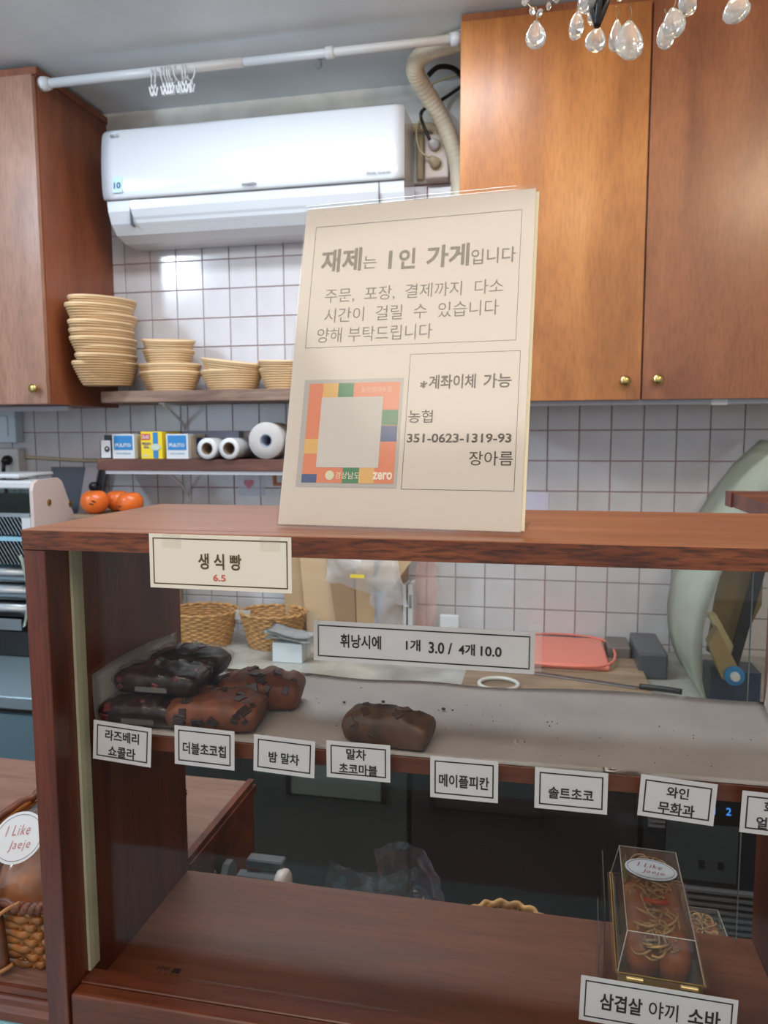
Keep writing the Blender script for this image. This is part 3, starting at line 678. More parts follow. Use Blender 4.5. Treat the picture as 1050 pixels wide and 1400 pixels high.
b = B()
for k in range(44):
    x = -2.13+k*0.0132
    for (z0, z1) in ((1.236, 1.296), (1.14, 1.220)):
        box(b, -0.0018, 0.0018, -0.012, 0.012, -(z1-z0)/2-0.004, (z1-z0)/2+0.004, mat4=Matrix.Translation((x+0.003, 2.09, (z0+z1)/2)) @ Matrix.Rotation(-0.55, 4, 'Y'))
stuff(obj('blade', b, STEEL, bs))
for zz, rr in ((1.105, 0.030), (1.045, 0.028), (0.985, 0.026)): obj('roller', lathe([(rr, 0), (rr, 0.59)], (-2.137, 2.12, zz), 18, axis=(1, 0, 0)), STEEL, bs, True)
obj('crumb_tray', bx(-2.13, -1.55, 2.05, 2.26, 0.853, 0.93), DKPLAST, bs)
obj('guard', bx(-2.138, -1.60, 2.052, 2.058, 0.935, 0.97), STEEL, bs)
obj('corner_post', bx(-1.575, -1.546, 2.047, 2.060, 1.20, 1.298), WHITE, bs)
wb = recenter(obj('white_cloth', grid(lambda u, v: (-1.555+0.02*math.sin(u*PI)-0.006*v, 2.00+0.02*v, 0.96+0.225*u), 10, 3, thick=0.004), plain('offwhite_cloth', (206, 220, 210), 0.7), None, True)); tag(wb, 'narrow off-white curved scraper hanging at the slicer front corner', 'scraper')
tl = recenter(obj('white_tray', bx(-1.78, -1.62, 2.10, 2.28, 1.4155, 1.428, bev=0.004), WHITE)); tag(tl, 'flat white plastic tray on top of the bread slicer', 'tray')
ms = thing('steel_slicer', 'grey steel plates with a black knob behind the bread slicer', 'machine', (-1.56, 2.38, 0.85))
obj('stand', bx(-1.72, -1.50, 2.43, 2.49, 0.85, 1.26), GREYPL, ms)
obj('rear_plate', prism([(-1.76, 1.24), (-1.59, 1.24), (-1.535, 1.425), (-1.545, 1.435), (-1.76, 1.435)], 2.462, 2.468, 'y'), plain('dark_steel_plate', (104, 110, 122), 0.35), ms)
obj('slanted_plate', prism([(-1.645, 1.25), (-1.600, 1.25), (-1.552, 1.425), (-1.558, 1.438), (-1.600, 1.438)], 2.435, 2.445, 'y'), plain('pinkish_steel', (176, 164, 170), 0.35), ms)
kb = obj('knob', lathe([(0.008, 0), (0.008, 0.02), (0.017, 0.022), (0.018, 0.04), (0.012, 0.046), (0, 0.047)], (-1.548, 2.435, 1.368), 18, axis=(0, -1, 0)), DKPLAST, ms, True)
cr_ = thing('wooden_crate', 'wooden crate on the worktop carrying the persimmons', 'crate', (-1.33, 2.28, 0.85))
for zz in (0.851, 0.97, 1.09, 1.21): obj('slat', bx(-1.475, -1.225, 2.15, 2.162, zz, zz+0.085), WD_BOARD, cr_); obj('slat', bx(-1.475, -1.225, 2.40, 2.412, zz, zz+0.085), WD_BOARD, cr_)
for x in (-1.475, -1.237):
    for y in (2.163, 2.385): obj('post', bx(x, x+0.014, y, y+0.014, 0.851, 1.285), WD_BOARD, cr_)
obj('shelf_panel', bx(-1.478, -1.222, 2.148, 2.414, 1.286, 1.296), WD_BOARD, cr_)
def persimmon(label, x, y, r, z0, spots):
    t = thing('persimmon', label, 'fruit', (x, y, z0))
    prof = [(0, 0.012), (0.30, 0.0)]; prof += [(math.sin(a)**0.85, 0.84-0.84*math.cos(a)) for a in [0.45+i*0.22 for i in range(11)]]
    prof = [(p[0]*r, p[1]*r) for p in prof]+[(0, prof[-1][1]*r-0.004)]
    bm = lathe(prof, (x, y, z0), 24)
    for v in bm.verts:
        a = math.atan2(v.co.y-y, v.co.x-x); k = 1+0.025*math.cos(4*a); v.co.x = x+(v.co.x-x)*k; v.co.y = y+(v.co.y-y)*k
    obj('flesh', bm, ORANGEF, t, True)
    for (dx, dz) in spots:
        yy = -math.sqrt(max(0, 1-(dx)**2-(dz)**2))*r*1.0
        obj('blemish', lathe([(0, 0.0012), (0.004, 0.001), (0.005, 0)], (x+dx*r, y+yy*0.99, z0+0.84*r+dz*r*0.86), 10, sx=1.6, sy=0.6, axis=(dx, yy/r, dz)), STAINF, t)
persimmon('large ripe persimmon with dark scratches, leftmost and nearest', -1.418, 2.20, 0.046, 1.2965, [(0.3, -0.1), (0.45, 0.1)])
persimmon('orange persimmon at the back between the other two', -1.388, 2.285, 0.042, 1.2965, [])
persimmon('orange persimmon on the right of the three', -1.298, 2.21, 0.043, 1.2965, [(-0.35, -0.25)])

# ------------------------------------------------------------ things on the marble worktop
def woven_basket(name, label, loc, a, b_, h, flare, rows, n, mat, rotz=0, th=0.0022, power=2.0, group=None, stakes=40, rim=0.004, matr=None):
    t = thing(name, label, 'basket', loc, (0, 0, rotz), group)
    def pt(ang, zf, off):
        c, s = math.cos(ang), math.sin(ang); e = 2/power
        k = 1+flare*zf
        return Vector(((a*k+off)*math.copysign(abs(c)**e, c), (b_*k+off)*math.copysign(abs(s)**e, s), zf*h))
    bm = B()
    for j in range(rows):
        zf = (j+0.5)/rows
        pts = [pt(2*PI*i/n, zf, (th*1.0)*math.cos(PI*i*stakes/n+PI*(j % 2))) for i in range(n)]
        tube(pts, h/rows*0.54, 6, bm, closed=True, flat=0.45)
    stuff(obj('weave', bm, mat, t, True, local=True))
    bm = B()
    for i in range(stakes):
        ang = 2*PI*(i)/stakes
        tube([pt(ang, 0, 0), pt(ang, 0.5, 0), pt(ang, 1.0, 0)], th*0.9, 4, bm)
    stuff(obj('stake', bm, mat, t, local=True))
    pts = [pt(2*PI*i/n, 1.0, 0.002*math.cos(i*1.3))+Vector((0, 0, 0.002*math.sin(i*1.3))) for i in range(n)]
    obj('rim', tube(pts, rim, 6, closed=True), matr or mat, t, True, local=True)
    obj('base', lathe([(0, 0.001), (1, 0.001), (1, 0.004), (0, 0.004)], (0, 0, 0), 32, a, b_) if power < 3 else bx(-a*0.97, a*0.97, -b_*0.97, b_*0.97, 0.001, 0.004), mat, t, local=True)
    return t, pt
woven_basket('wicker_basket', 'oval wicker bread basket on the marble, left one seen through the glass', (-1.105, 2.31, 0.85), 0.090, 0.075, 0.115, 0.34, 15, 96, RATTANB, 0.1, stakes=32)
woven_basket('wicker_basket', 'oval wicker bread basket on the marble, right one next to the kraft bags', (-0.862, 2.33, 0.85), 0.082, 0.070, 0.115, 0.36, 15, 96, RATTANB, -0.1, stakes=32)
tg = recenter(obj('card_tag', bx(-0.985, -0.93, 2.30, 2.302, 0.94, 0.972), PAPER)); tag(tg, 'small white card standing in the left bread basket', 'card')
tg.parent = None
def sheetbag(name, label, pts, y, th, mat, lean=0.06):
    t = thing(name, label, 'paper bag', (pts[0][0], y, 0.85))
    bm = prism(pts, y, y+th, 'y')
    for v in bm.verts: v.co.y += lean*(v.co.z-0.85)
    obj('bag_panel', bm, mat, t)
    return t
KD = plain('kraft_dark', (160, 126, 92), 0.75); KL = plain('kraft_light', (204, 172, 134), 0.75)
sheetbag('paper_bag', 'flat kraft paper bag leaning on the tiles, leftmost of the row', [(-0.84, 0.851), (-0.70, 0.851), (-0.745, 1.20), (-0.87, 1.19)], 2.41, 0.008, KRAFT)
sheetbag('paper_bag', 'flat kraft paper bag with a diagonal fold beside the leftmost bag', [(-0.76, 0.851), (-0.655, 0.851), (-0.665, 1.24), (-0.80, 1.24)], 2.385, 0.010, KL)
sheetbag('paper_bag', 'kraft paper bag standing under the plastic bag, left part of the bundle', [(-0.645, 0.851), (-0.585, 0.851), (-0.60, 1.22), (-0.70, 1.22)], 2.36, 0.02, KD)
sheetbag('paper_bag', 'kraft paper bag standing under the plastic bag, middle of the bundle', [(-0.583, 0.851), (-0.525, 0.851), (-0.53, 1.20), (-0.598, 1.20)], 2.365, 0.02, KRAFT)
sheetbag('paper_bag', 'brown kraft bag right of the plastic bag beside the thin white binders', [(-0.52, 0.851), (-0.435, 0.851), (-0.42, 1.17), (-0.49, 1.17)], 2.39, 0.03, plain('kraft_brown', (150, 110, 80), 0.75))
sheetbag('paper_bag', 'folded kraft bag tilting over the plastic bag', [(-0.53, 1.06), (-0.47, 1.045), (-0.395, 1.15), (-0.40, 1.20), (-0.46, 1.20)], 2.33, 0.02, KL, 0.0)
def binder(label, x0, x1, h, y, spine):
    t = thing('binder', label, 'binder', ((x0+x1)/2, y, 0.85))
    obj('cover', bx(x0, x1, y, y+0.08, 0.851, 0.85+h, bev=0.001), WHITE, t)
    if spine:
        e = bpy.data.objects.new('spine_print', None); C.objects.link(e); e.parent = t; e.location = (0, -0.0004, 0.165); e.rotation_euler = facing(PI/2)
        bm = B()
        for k in range(16): box(bm, -0.028+k*0.0028, -0.028+k*0.0028+random.choice((0.0008, 0.0014)), -0.005, 0.005, 0, 0.0004)
        stuff(obj('barcode', bm, DKPLAST, e, local=True)) if False else obj('printed_bars', bm, DKPLAST, e, local=True)
    return t
binder('thin white binder standing beside the brown kraft bag', -0.430, -0.420, 0.215, 2.37, False)
binder('thin white binder with black print on its spine', -0.414, -0.398, 0.215, 2.37, True)
def crinkle(fn, nu, nv, amp, fr_, seed):
    def g(u, v):
        p = Vector(fn(u, v)); q = Vector((p.x*fr_+seed, p.y*fr_, p.z*fr_))
        return p + noise.noise_vector(q)*amp + noise.noise_vector(q*2.7)*amp*0.5
    return g
pb = thing('plastic_bag', 'crumpled clear plastic bag with yellow print over the kraft bags', 'plastic bag', (-0.55, 2.27, 0.9))
obj('film', grid(crinkle(lambda u, v: (-0.66+0.21*u+0.05*v*u, 2.30-0.04*math.sin(u*PI)*math.sin(v*PI), 1.21-(0.13+0.05*u)*v-0.02*u), 22, 14, 0.016, 14, 3.1), 22, 14), BAGF, pb, True)
obj('film_tail', grid(crinkle(lambda u, v: (-0.54+0.10*u+0.06*(1-v)*(0.5), 2.32-0.03*math.sin(u*PI), 0.90+0.20*v), 12, 14, 0.016, 16, 9.2), 12, 14), BAGF, pb, True)
obj('printed_mark', bx(-0.575, -0.53, 2.245, 2.2458, 1.105, 1.116), YELLOW, pb)
pr_ = recenter(obj('pink_bag', grid(crinkle(lambda u, v: (-0.395+0.07*u, 2.40, 0.86+0.31*v), 10, 18, 0.012, 18, 1.2), 10, 18), thin_clear('pinkish_film', (0.98, 0.86, 0.84), 1.5, 0.3, 1.4, 0.3, (240, 190, 180)), None, True)); tag(pr_, 'pinkish clear plastic bag hanging on the tiles right of the binders', 'plastic bag')
tr = thing('small_tray', 'small clear white tray holding white cards on the worktop', 'tray', (-0.28, 2.40, 0.85))
b = B(); box(b, -0.38, -0.215, 2.36, 2.44, 0.851, 0.905); obj('tray_body', b, WHITE, tr); 
cd = recenter(obj('card_stack', bx(-0.305, -0.245, 2.34, 2.358, 0.851, 0.975, bev=0.001), WHITE)); tag(cd, 'stack of white cards standing in front of the small tray', 'cards')
wbx = thing('white_box', 'small white box with crumpled napkins beside the bread baskets', 'box', (-0.75, 2.19, 0.85))
obj('carton_body', bx(-0.80, -0.705, 2.15, 2.24, 0.851, 0.912, bev=0.001), plain('pale_box', (214, 222, 228), 0.5), wbx)
np_ = thing('napkins', 'crumpled white napkins lying on the small white box', 'napkins', (-0.75, 2.19, 0.912))
for q in range(3): obj('napkin', grid(crinkle(lambda u, v: (-0.84+0.16*u+0.01*q, 2.14+0.10*v, 0.917+0.012*q+0.012*math.sin(u*4+q)), 10, 8, 0.008, 20, q*3.3), 10, 8, thick=0.0008), WHITE, np_, True)
sc_ = recenter(obj('white_sheet', bx(-0.60, -0.50, 1.93, 1.99, 0.8505, 0.853), PAPER)); tag(sc_, 'small white paper slip on the marble worktop', 'paper')
cbd = thing('cutting_board', 'worn wooden cutting board on the worktop under the coral tray', 'board', (0.05, 2.12, 0.85))
obj('board', bx(-0.20, 0.30, 1.93, 2.32, 0.8505, 0.874, bev=0.003), WD_BOARD, cbd)
ctr = thing('coral_tray', 'coral plastic cutting tray lying on the wooden board', 'tray', (0.1, 2.3, 0.874))
obj('tray_body', bx(-0.05, 0.205, 2.17, 2.47, 0.8745, 0.892, bev=0.008, seg=3), CORAL, ctr)
b = B(); tube(smoothpath([(-0.045, 2.18, 0.892), (0.2, 2.18, 0.892), (0.2, 2.46, 0.892), (-0.045, 2.46, 0.892)], 5, True), 0.004, 6, b, True); obj('raised_lip', b, CORAL, ctr, True)
kn = thing('long_knife', 'long dark bread knife lying across the wooden board', 'knife', (0.13, 2.08, 0.875))
obj('blade', bx(-0.14, 0.14, -0.011, 0.011, 0.0, 0.0025, bev=0.0008, mat4=Matrix.Rotation(-0.28, 4, 'Z')), plain('knife_blade', (96, 92, 90), 0.35, metal=0.7), kn, local=True)
obj('handle', tube(smoothpath([(0.138, -0.040, 0.006), (0.20, -0.058, 0.008), (0.24, -0.068, 0.007)], 4), 0.008, 8), DKPLAST, kn, True, local=True)
jr = recenter(obj('clear_ring_lid', tube([(-0.10+0.052*math.cos(2*PI*i/28), 1.99+0.05*math.sin(2*PI*i/28), 0.880) for i in range(28)], 0.0055, 8, closed=True), plain('translucent_white', (206, 206, 200), 0.3), None, True)); tag(jr, 'white plastic ring lid lying on the wooden board', 'lid')
def mat_fn(u, v):
    zz = [0.852, 0.90, 0.96, 1.03, 1.12, 1.21, 1.30, 1.38, 1.46, 1.53]; xx = [0.428, 0.407, 0.392, 0.388, 0.398, 0.425, 0.462, 0.505, 0.56, 0.63]
    f = u*(len(zz)-1); i = min(int(f), len(zz)-2); t = f-i
    return (xx[i]*(1-t)+xx[i+1]*t+0.0*v, 1.90+0.50*v - 0.03*(u < 0.2)*0, zz[i]*(1-t)+zz[i+1]*t)
fm = recenter(obj('flexible_sheet', grid(mat_fn, 27, 4, thick=0.003), PALEG, None, True)); tag(fm, 'tall pale green flexible board curling upright at the right end of the worktop', 'board')
fs = thing('folding_stand', 'brown folding wooden stand with a blue hinge beside the pale green board', 'stand', (0.50, 2.1, 0.85))
obj('back_board', prism([(0.445, 0.97), (0.50, 0.93), (0.575, 1.10), (0.575, 1.30), (0.500, 1.30), (0.462, 1.12)], 2.10, 2.115, 'y'), plain('olive_brown_wood', (118, 100, 64), 0.5, var=0.15, vs=8), fs)
obj('arm', prism([(0.43, 1.085), (0.45, 1.085), (0.505, 0.985), (0.49, 0.965)], 2.03, 2.06, 'y'), plain('arm_wood', (178, 170, 130), 0.5), fs)
obj('arm', prism([(0.545, 1.26), (0.57, 1.26), (0.505, 0.955), (0.485, 0.965)], 2.02, 2.045, 'y'), DKPLAST, fs)
obj('brace', prism([(0.425, 1.02), (0.445, 1.06), (0.495, 0.965), (0.475, 0.925), (0.460, 0.930)], 1.99, 2.03, 'y'), plain('brace_wood', (150, 130, 90), 0.5), fs)
obj('foot_block', bx(0.44, 0.56, 2.02, 2.12, 0.851, 0.94), plain('navy_block', (44, 60, 84), 0.4), fs)
obj('hinge', lathe([(0.024, 0), (0.024, 0.01), (0, 0.01)], (0.487, 1.988, 0.942), 20, axis=(0, -1, 0)), BLUE, fs)
obj('hinge_knob', lathe([(0.012, 0), (0.011, 0.01), (0, 0.011)], (0.487, 1.978, 0.942), 16, axis=(0, -1, 0)), WHITE, fs)
bt = recenter(obj('blue_tub', bx(0.285, 0.365, 2.20, 2.44, 0.8505, 0.925, bev=0.006, seg=2), plain('blue_grey_tub', (72, 76, 82), 0.3))); tag(bt, 'blue-grey plastic tub behind the pale green board on the worktop', 'tub')
gb = recenter(obj('grey_box', bx(0.212, 0.280, 2.34, 2.47, 0.8505, 0.90, bev=0.004), plain('taupe_box', (110, 98, 92), 0.5))); tag(gb, 'low taupe box beside the coral tray on the worktop', 'box')

# ------------------------------------------------------------ customer counter
tc_ = thing('terrazzo_counter', 'pale blue speckled terrazzo shop counter carrying the wooden display case', 'counter', (0, 0.65, 0))
obj('slab', bx(-1.55, 1.35, 0.36, 0.892, 0.902, 0.942, bev=0.004), TERR, tc_)
obj('back_ledge', prism([(-1.55, 0.893), (1.35, 0.893), (1.35, 1.042), (-0.455, 1.042), (-0.455, 1.14), (-1.55, 1.14)], 0.80, 0.84, 'z'), WD_CASE, tc_)
obj('front_panel', bx(-1.52, 1.32, 0.42, 0.45, 0.0, 0.9015), WD_CASE, tc_)
obj('side_panel', bx(-1.52, -1.49, 0.451, 0.892, 0.0, 0.9015), WD_CASE, tc_)
obj('side_panel', bx(1.29, 1.32, 0.451, 0.892, 0.0, 0.9015), WD_CASE, tc_)

# ------------------------------------------------------------ wooden riser table with basket (left)
tb = thing('riser_table', 'low wooden riser with moulded edge left of the display case', 'table', (-0.9, 0.9, 0.84))
obj('top_panel', prism([(-1.40, 0.648), (-0.4835, 0.648), (-0.4835, 0.895), (-0.462, 0.895), (-0.462, 1.137), (-1.40, 1.137)], 0.952, 0.972, 'z'), WD_TABLE, tb)
obj('batten', bx(-1.38, -0.50, 0.70, 0.73, 0.9422, 0.9515), WD_CASE, tb)
obj('moulding', prism([(0.648, 0.9535), (0.648, 0.9715), (0.643, 0.9715), (0.641, 0.966), (0.644, 0.964), (0.638, 0.961), (0.636, 0.956), (0.630, 0.953), (0.630, 0.944), (0.664, 0.944), (0.664, 0.9515), (0.648, 0.9515)], -1.40, -0.4835, 'x'), WD_CASE, tb)
obj('side_rail', bx(-0.476, -0.462, 0.896, 1.137, 0.841, 0.9515), WD_CASE, tb)
b = B(); box(b, -0.470, -0.4595, 0.896, 1.137, 0.9725, 0.977); box(b, -0.4615, -0.4565, 0.896, 1.137, 0.955, 0.968); obj('side_moulding', b, WD_CASEV, tb)
obj('back_rail', bx(-1.40, -0.477, 1.120, 1.136, 0.8405, 0.9515), WD_CASE, tb)
for x in (-1.38, -0.60): obj('leg', bx(x, x+0.03, 1.05, 1.08, 0.8405, 0.9515), WD_CASEV, tb)
bk, bpt = woven_basket('wicker_basket', 'rectangular brown wicker basket with loop handles left of the display case', (-0.592, 0.815, 0.973), 0.100, 0.141, 0.072, 0.04, 8, 264, WICKER, -0.06, th=0.0022, power=7, stakes=44, rim=0.0055, matr=WICKERD)
yy = -0.150
obj('handle', tube(smoothpath([(0.044, yy-0.003, 0.006), (0.043, yy-0.005, 0.040), (0.038, yy-0.005, 0.072), (0.020, yy-0.002, 0.100), (-0.020, yy, 0.124), (-0.060, yy, 0.122), (-0.090, yy, 0.090), (-0.098, yy, 0.02)], 6), 0.0052, 8), WICKERD, bk, True, local=True)
obj('handle_tie', tube(smoothpath([(0.030, yy-0.006, 0.064), (0.042, yy-0.012, 0.067), (0.052, yy-0.004, 0.074), (0.062, yy+0.004, 0.078)], 5), 0.0024, 6), WICKER, bk, True, local=True)
obj('handle_tie', tube(smoothpath([(0.034, yy-0.004, 0.010), (0.044, yy-0.012, 0.006), (0.056, yy-0.004, 0.012)], 5), 0.0024, 6), WICKER, bk, True, local=True)
bg_ = thing('bread_bag', 'clear bag of bread with a round shop label inside the wicker basket', 'bread', (-0.60, 0.80, 0.977))
bm = lathe([(0, 0), (0.035, 0.004), (0.042, 0.025), (0.036, 0.048), (0, 0.056)], (0, 0, 0), 24, 1.3, 1.9)
for v in bm.verts: v.co += noise.noise_vector(v.co*40)*0.004
obj('bread_slice_loaf', bm, plain('crust_brown', (150, 96, 56), 0.5, var=0.4, vs=30), bg_, True, local=True)
obj('film', grid(crinkle(lambda u, v: ((u-0.5)*0.125, -0.085+0.20*v, 0.060+0.055*math.sin(v*PI*0.8)-0.10*(u-0.5)**2*3), 12, 14, 0.010, 22, 5), 16, 20), FILM, bg_, True, local=True)
def oval_label(parent, mtx, a, b_, s):
    e = bpy.data.objects.new('shop_label', None); C.objects.link(e); e.parent = parent
    e.matrix_local = mtx
    obj('label_sheet', prism(ellipse_pts(0, 0, a, b_), 0, 0.0006, 'z'), WHITE, e, local=True)
    bm = B(); tube([(0.9*a*math.cos(2*PI*i/40), 0.88*b_*math.sin(2*PI*i/40), 0.0007) for i in range(40)], 0.0003, 4, bm, True); obj('label_line', bm, GREYPL, e, local=True)
    letter(e, 'I Like', -0.05*a, 0.28*b_, a*0.95, b_*0.40, plain('label_red', (176, 90, 80), 0.7), 0.0012, -0.01, shear=0.25, spacing=1.15)
    letter(e, 'Jaeje', 0.1*a, -0.32*b_, a*0.85, b_*0.42, plain('label_red2', (176, 90, 80), 0.7), 0.0012, -0.01, shear=0.25, spacing=1.15)
mt = Matrix.Translation((0.002, -0.058, 0.099)) @ Matrix.Rotation(0.18, 4, 'Z') @ Matrix.Rotation(math.radians(46), 4, 'X') @ Matrix.Rotation(0.10, 4, 'Z')
oval_label(bg_, mt, 0.030, 0.030, 1)

# ------------------------------------------------------------ the display case
cs = thing('display_case', 'dark reddish-brown wooden bakery display case with glass front and one shelf', 'display case', (-0.1, 0.755, 0.9422))
XL, XR, YF, YB = -0.478, 0.272, 0.62, 0.887
obj('top_board', bx(XL, XR, YF+0.0215, YB, 1.4435, 1.462, bev=0.0008), WD_TOP, cs)
te = obj('top_lipping', bx(XL, XR, YF, YF+0.021, 1.4430, 1.462, bev=0.0008), WD_TOP, cs)
obj('lipping_face', bx(XL+0.0005, XR-0.0005, YF-0.0008, YF, 1.4434, 1.4612), WD_EDGE, te)
obj('left_panel', bx(XL, XL+0.023, YF+0.001, YB, 0.9422, 1.4428, bev=0.0008), WD_CASEV, cs)
obj('right_panel', bx(XR-0.023, XR, YF+0.001, YB, 0.9422, 1.4428, bev=0.0008), WD_CASEV, cs)
obj('case_floor', bx(XL+0.0235, XR-0.0235, 0.664, YB-0.004, 0.950, 0.968), WD_DARK, cs)
fr_ = B(); box(fr_, XL+0.024, XR-0.024, YF+0.003, YF+0.0215, 0.9422, 0.992, bev=0.004, seg=3); obj('front_rail', fr_, WD_CASE, cs)
obj('inner_rail', bx(XL+0.0235, XR-0.0235, YF+0.0225, YF+0.0435, 0.9422, 0.991, bev=0.001), WD_CASE, cs)
obj('back_rail', bx(XL+0.0235, XR-0.0235, YB-0.022, YB-0.005, 0.9422, 0.9495), WD_CASE, cs)
sh = obj('shelf', bx(XL+0.0235, XR-0.0235, 0.680, YB-0.004, 1.2275, 1.2435, bev=0.0006), WD_CASE, cs)
obj('glass_channel', bx(XL+0.0232, XL+0.0262, 0.657, 0.674, 0.992, 1.4425), CREAM, cs)
obj('glass_channel', bx(XR-0.0262, XR-0.0232, 0.657, 0.674, 0.992, 1.4425), CREAM, cs)
obj('front_glass', bx(XL+0.0265, XR-0.0265, 0.6645, 0.6675, 0.992, 1.4425), GLASS, cs)
GE = plain('glass_edge_green', (150, 168, 160), 0.2)
rg = obj('sliding_glass', bx(XL+0.0265, 0.229, 0.8745, 0.8765, 0.969, 1.226), GLASS, cs)
obj('pane_edge', bx(0.229, 0.2302, 0.8745, 0.8765, 0.969, 1.226), GE, rg)
rg = obj('sliding_glass', bx(XL+0.0265, 0.229, 0.8745, 0.8765, 1.252, 1.4425), GLASS, cs)
obj('pane_edge', bx(0.229, 0.2302, 0.8745, 0.8765, 1.252, 1.4425), GE, rg)
st_ = obj('maker_stamp', bx(-0.357, -0.340, 0.705, 0.7055, 0.9, 0.9001), DKPLAST, cs)
bpy.data.objects.remove(st_)
e = bpy.data.objects.new('maker_stamp', None); C.objects.link(e); e.parent = cs; e.location = Vector((-0.388, 0.703, 0.9682))-cs.location
obj('stamp_mark', bx(0.004, 0.013, -0.003, 0.004, 0, 0.0002), plain('stamp_ink', (30, 18, 16), 0.8), e, local=True)
letter(e, 'KFRI', -0.007, 0.0012, 0.014, 0.004, plain('stamp_ink2', (40, 24, 20), 0.8), 0.0003, 0.02); letter(e, '- - - -', 0.002, -0.006, 0.024, 0.001, plain('stamp_ink3', (40, 24, 20), 0.8), 0.0003)

# paper liner
def liner(u, v):
    # u along x (0..1), v: across
    x = -0.4515 + (0.2455+0.4515)*u
    yb = 0.8685 - 0.003*math.sin(u*9) - 0.003*math.sin(u*23)
    y = 0.6800 + (yb-0.6800)*v
    z = 1.2441 + 0.0016*(0.5+0.5*math.sin(u*14+v*3))*v + 0.0012*math.sin(u*31)*v*v*0.5 + 0.0006 + (0.010+0.0025*math.sin(u*8+1))*v**5
    return (x, y, z)
lb = grid(liner, 60, 16, thick=0.0004)
grid(lambda u, v: (-0.4520+0.0035*(1-v)**4, 0.6825+0.186*u, 1.2446+(0.058+0.004*math.sin(u*4))*v), 12, 8, lb, 0.0004)
grid(lambda u, v: (0.2462-0.004*(1-v)**4, 0.70+0.165*u, 1.2446+(0.055+0.018*u**3*(0.8+0.2*math.sin(u*60)))*v), 14, 8, lb, 0.0004)
pl = recenter(obj('paper_liner', lb, PAPERC, None, True)); tag(pl, 'white baking paper lining the glass case shelf and folded up its ends', 'paper')
cb_ = B(); random.seed(3)
spots = [(-0.204, 0.845), (-0.16, 0.850), (-0.192, 0.742), (-0.213, 0.80), (-0.186, 0.80), (0.012, 0.785), (0.014, 0.775), (-0.17, 0.81), (-0.215, 0.835), (-0.09, 0.80), (-0.10, 0.80)]
for k in range(70):
    if k < len(spots): x, y = spots[k]; s = random.uniform(0.0009, 0.0022)
    else: x, y = random.uniform(-0.27, 0.22), random.uniform(0.70, 0.85); s = random.uniform(0.0003, 0.0008)
    if k < 3: s = 0.0026
    bmesh.ops.create_icosphere(cb_, subdivisions=1, radius=s, matrix=Matrix.Translation((x, y, 1.2469+s*0.7)) @ Matrix.Diagonal((1.2, 0.9, 0.8, 1)))
cr0 = stuff(obj('cake_crumbs', cb_, CRUMB)); tag(cr0, 'brown cake crumbs scattered over the white baking paper', 'crumbs')

# ------------------------------------------------------------ loaf cakes
def loaf_bm(L, Wd, H, seed, crack=0.006):
    bm = B(); nu, nv = 40, 26; rows = []
    for i in range(nu+1):
        u = -1+2*i/nu
        end = (1-abs(u)**8)**0.5 if abs(u) < 1 else 0.0
        ex = 0.84+0.16*end
        row = []
        for j in range(nv):
            a = 2*PI*j/nv
            c, s = math.cos(a), math.sin(a)
            y = math.copysign(abs(c)**0.45, c)*0.5*Wd; zf = math.copysign(abs(s)**0.55, s)
            dome = (1-(abs(u))**2.4*0.42) if zf > 0 else 1
            zz = H*0.5+zf*0.5*H*(dome if zf > 0 else 1)
            taper = 0.84+0.16*min(1, zz/(H*0.55))
            zr = zz
            k = max(0.02, end)**0.6 if abs(u) > 0.86 else 1.0
            p = Vector((u*L/2*(0.92+0.08*min(1, zz/(H*0.5))), y*taper*(0.70+0.30*k), H*0.5+(zr-H*0.5)*(0.72+0.28*k)))
            top = max(0, (p.z/H-0.55))
            n1 = noise.noise(Vector((p.x*55+seed, p.y*55, p.z*55))); n2 = noise.noise(Vector((p.x*110+seed, p.y*110, p.z*110)))
            ridge = abs(noise.noise(Vector((p.x*45+seed*2, p.y*60, 0.3))))
            p += Vector((n1*0.0012, n1*0.0012, n1*0.002*min(1, p.z/0.01)+n2*0.001*min(1, p.z/0.01)))
            p.z += top*2*crack*(0.6-ridge*2.2)*(1 if abs(p.y) < Wd*0.4 else 0.2)
            row.append(bm.verts.new(p))
        rows.append(row)
    for a, b in zip(rows, rows[1:]):
        for j in range(nv): bm.faces.new([a[j], b[j], b[(j+1) % nv], a[(j+1) % nv]])
    bm.faces.new(rows[0]); bm.faces.new(rows[-1][::-1])
    bmesh.ops.recalc_face_normals(bm, faces=bm.faces)
    return bm
from mathutils.bvhtree import BVHTree
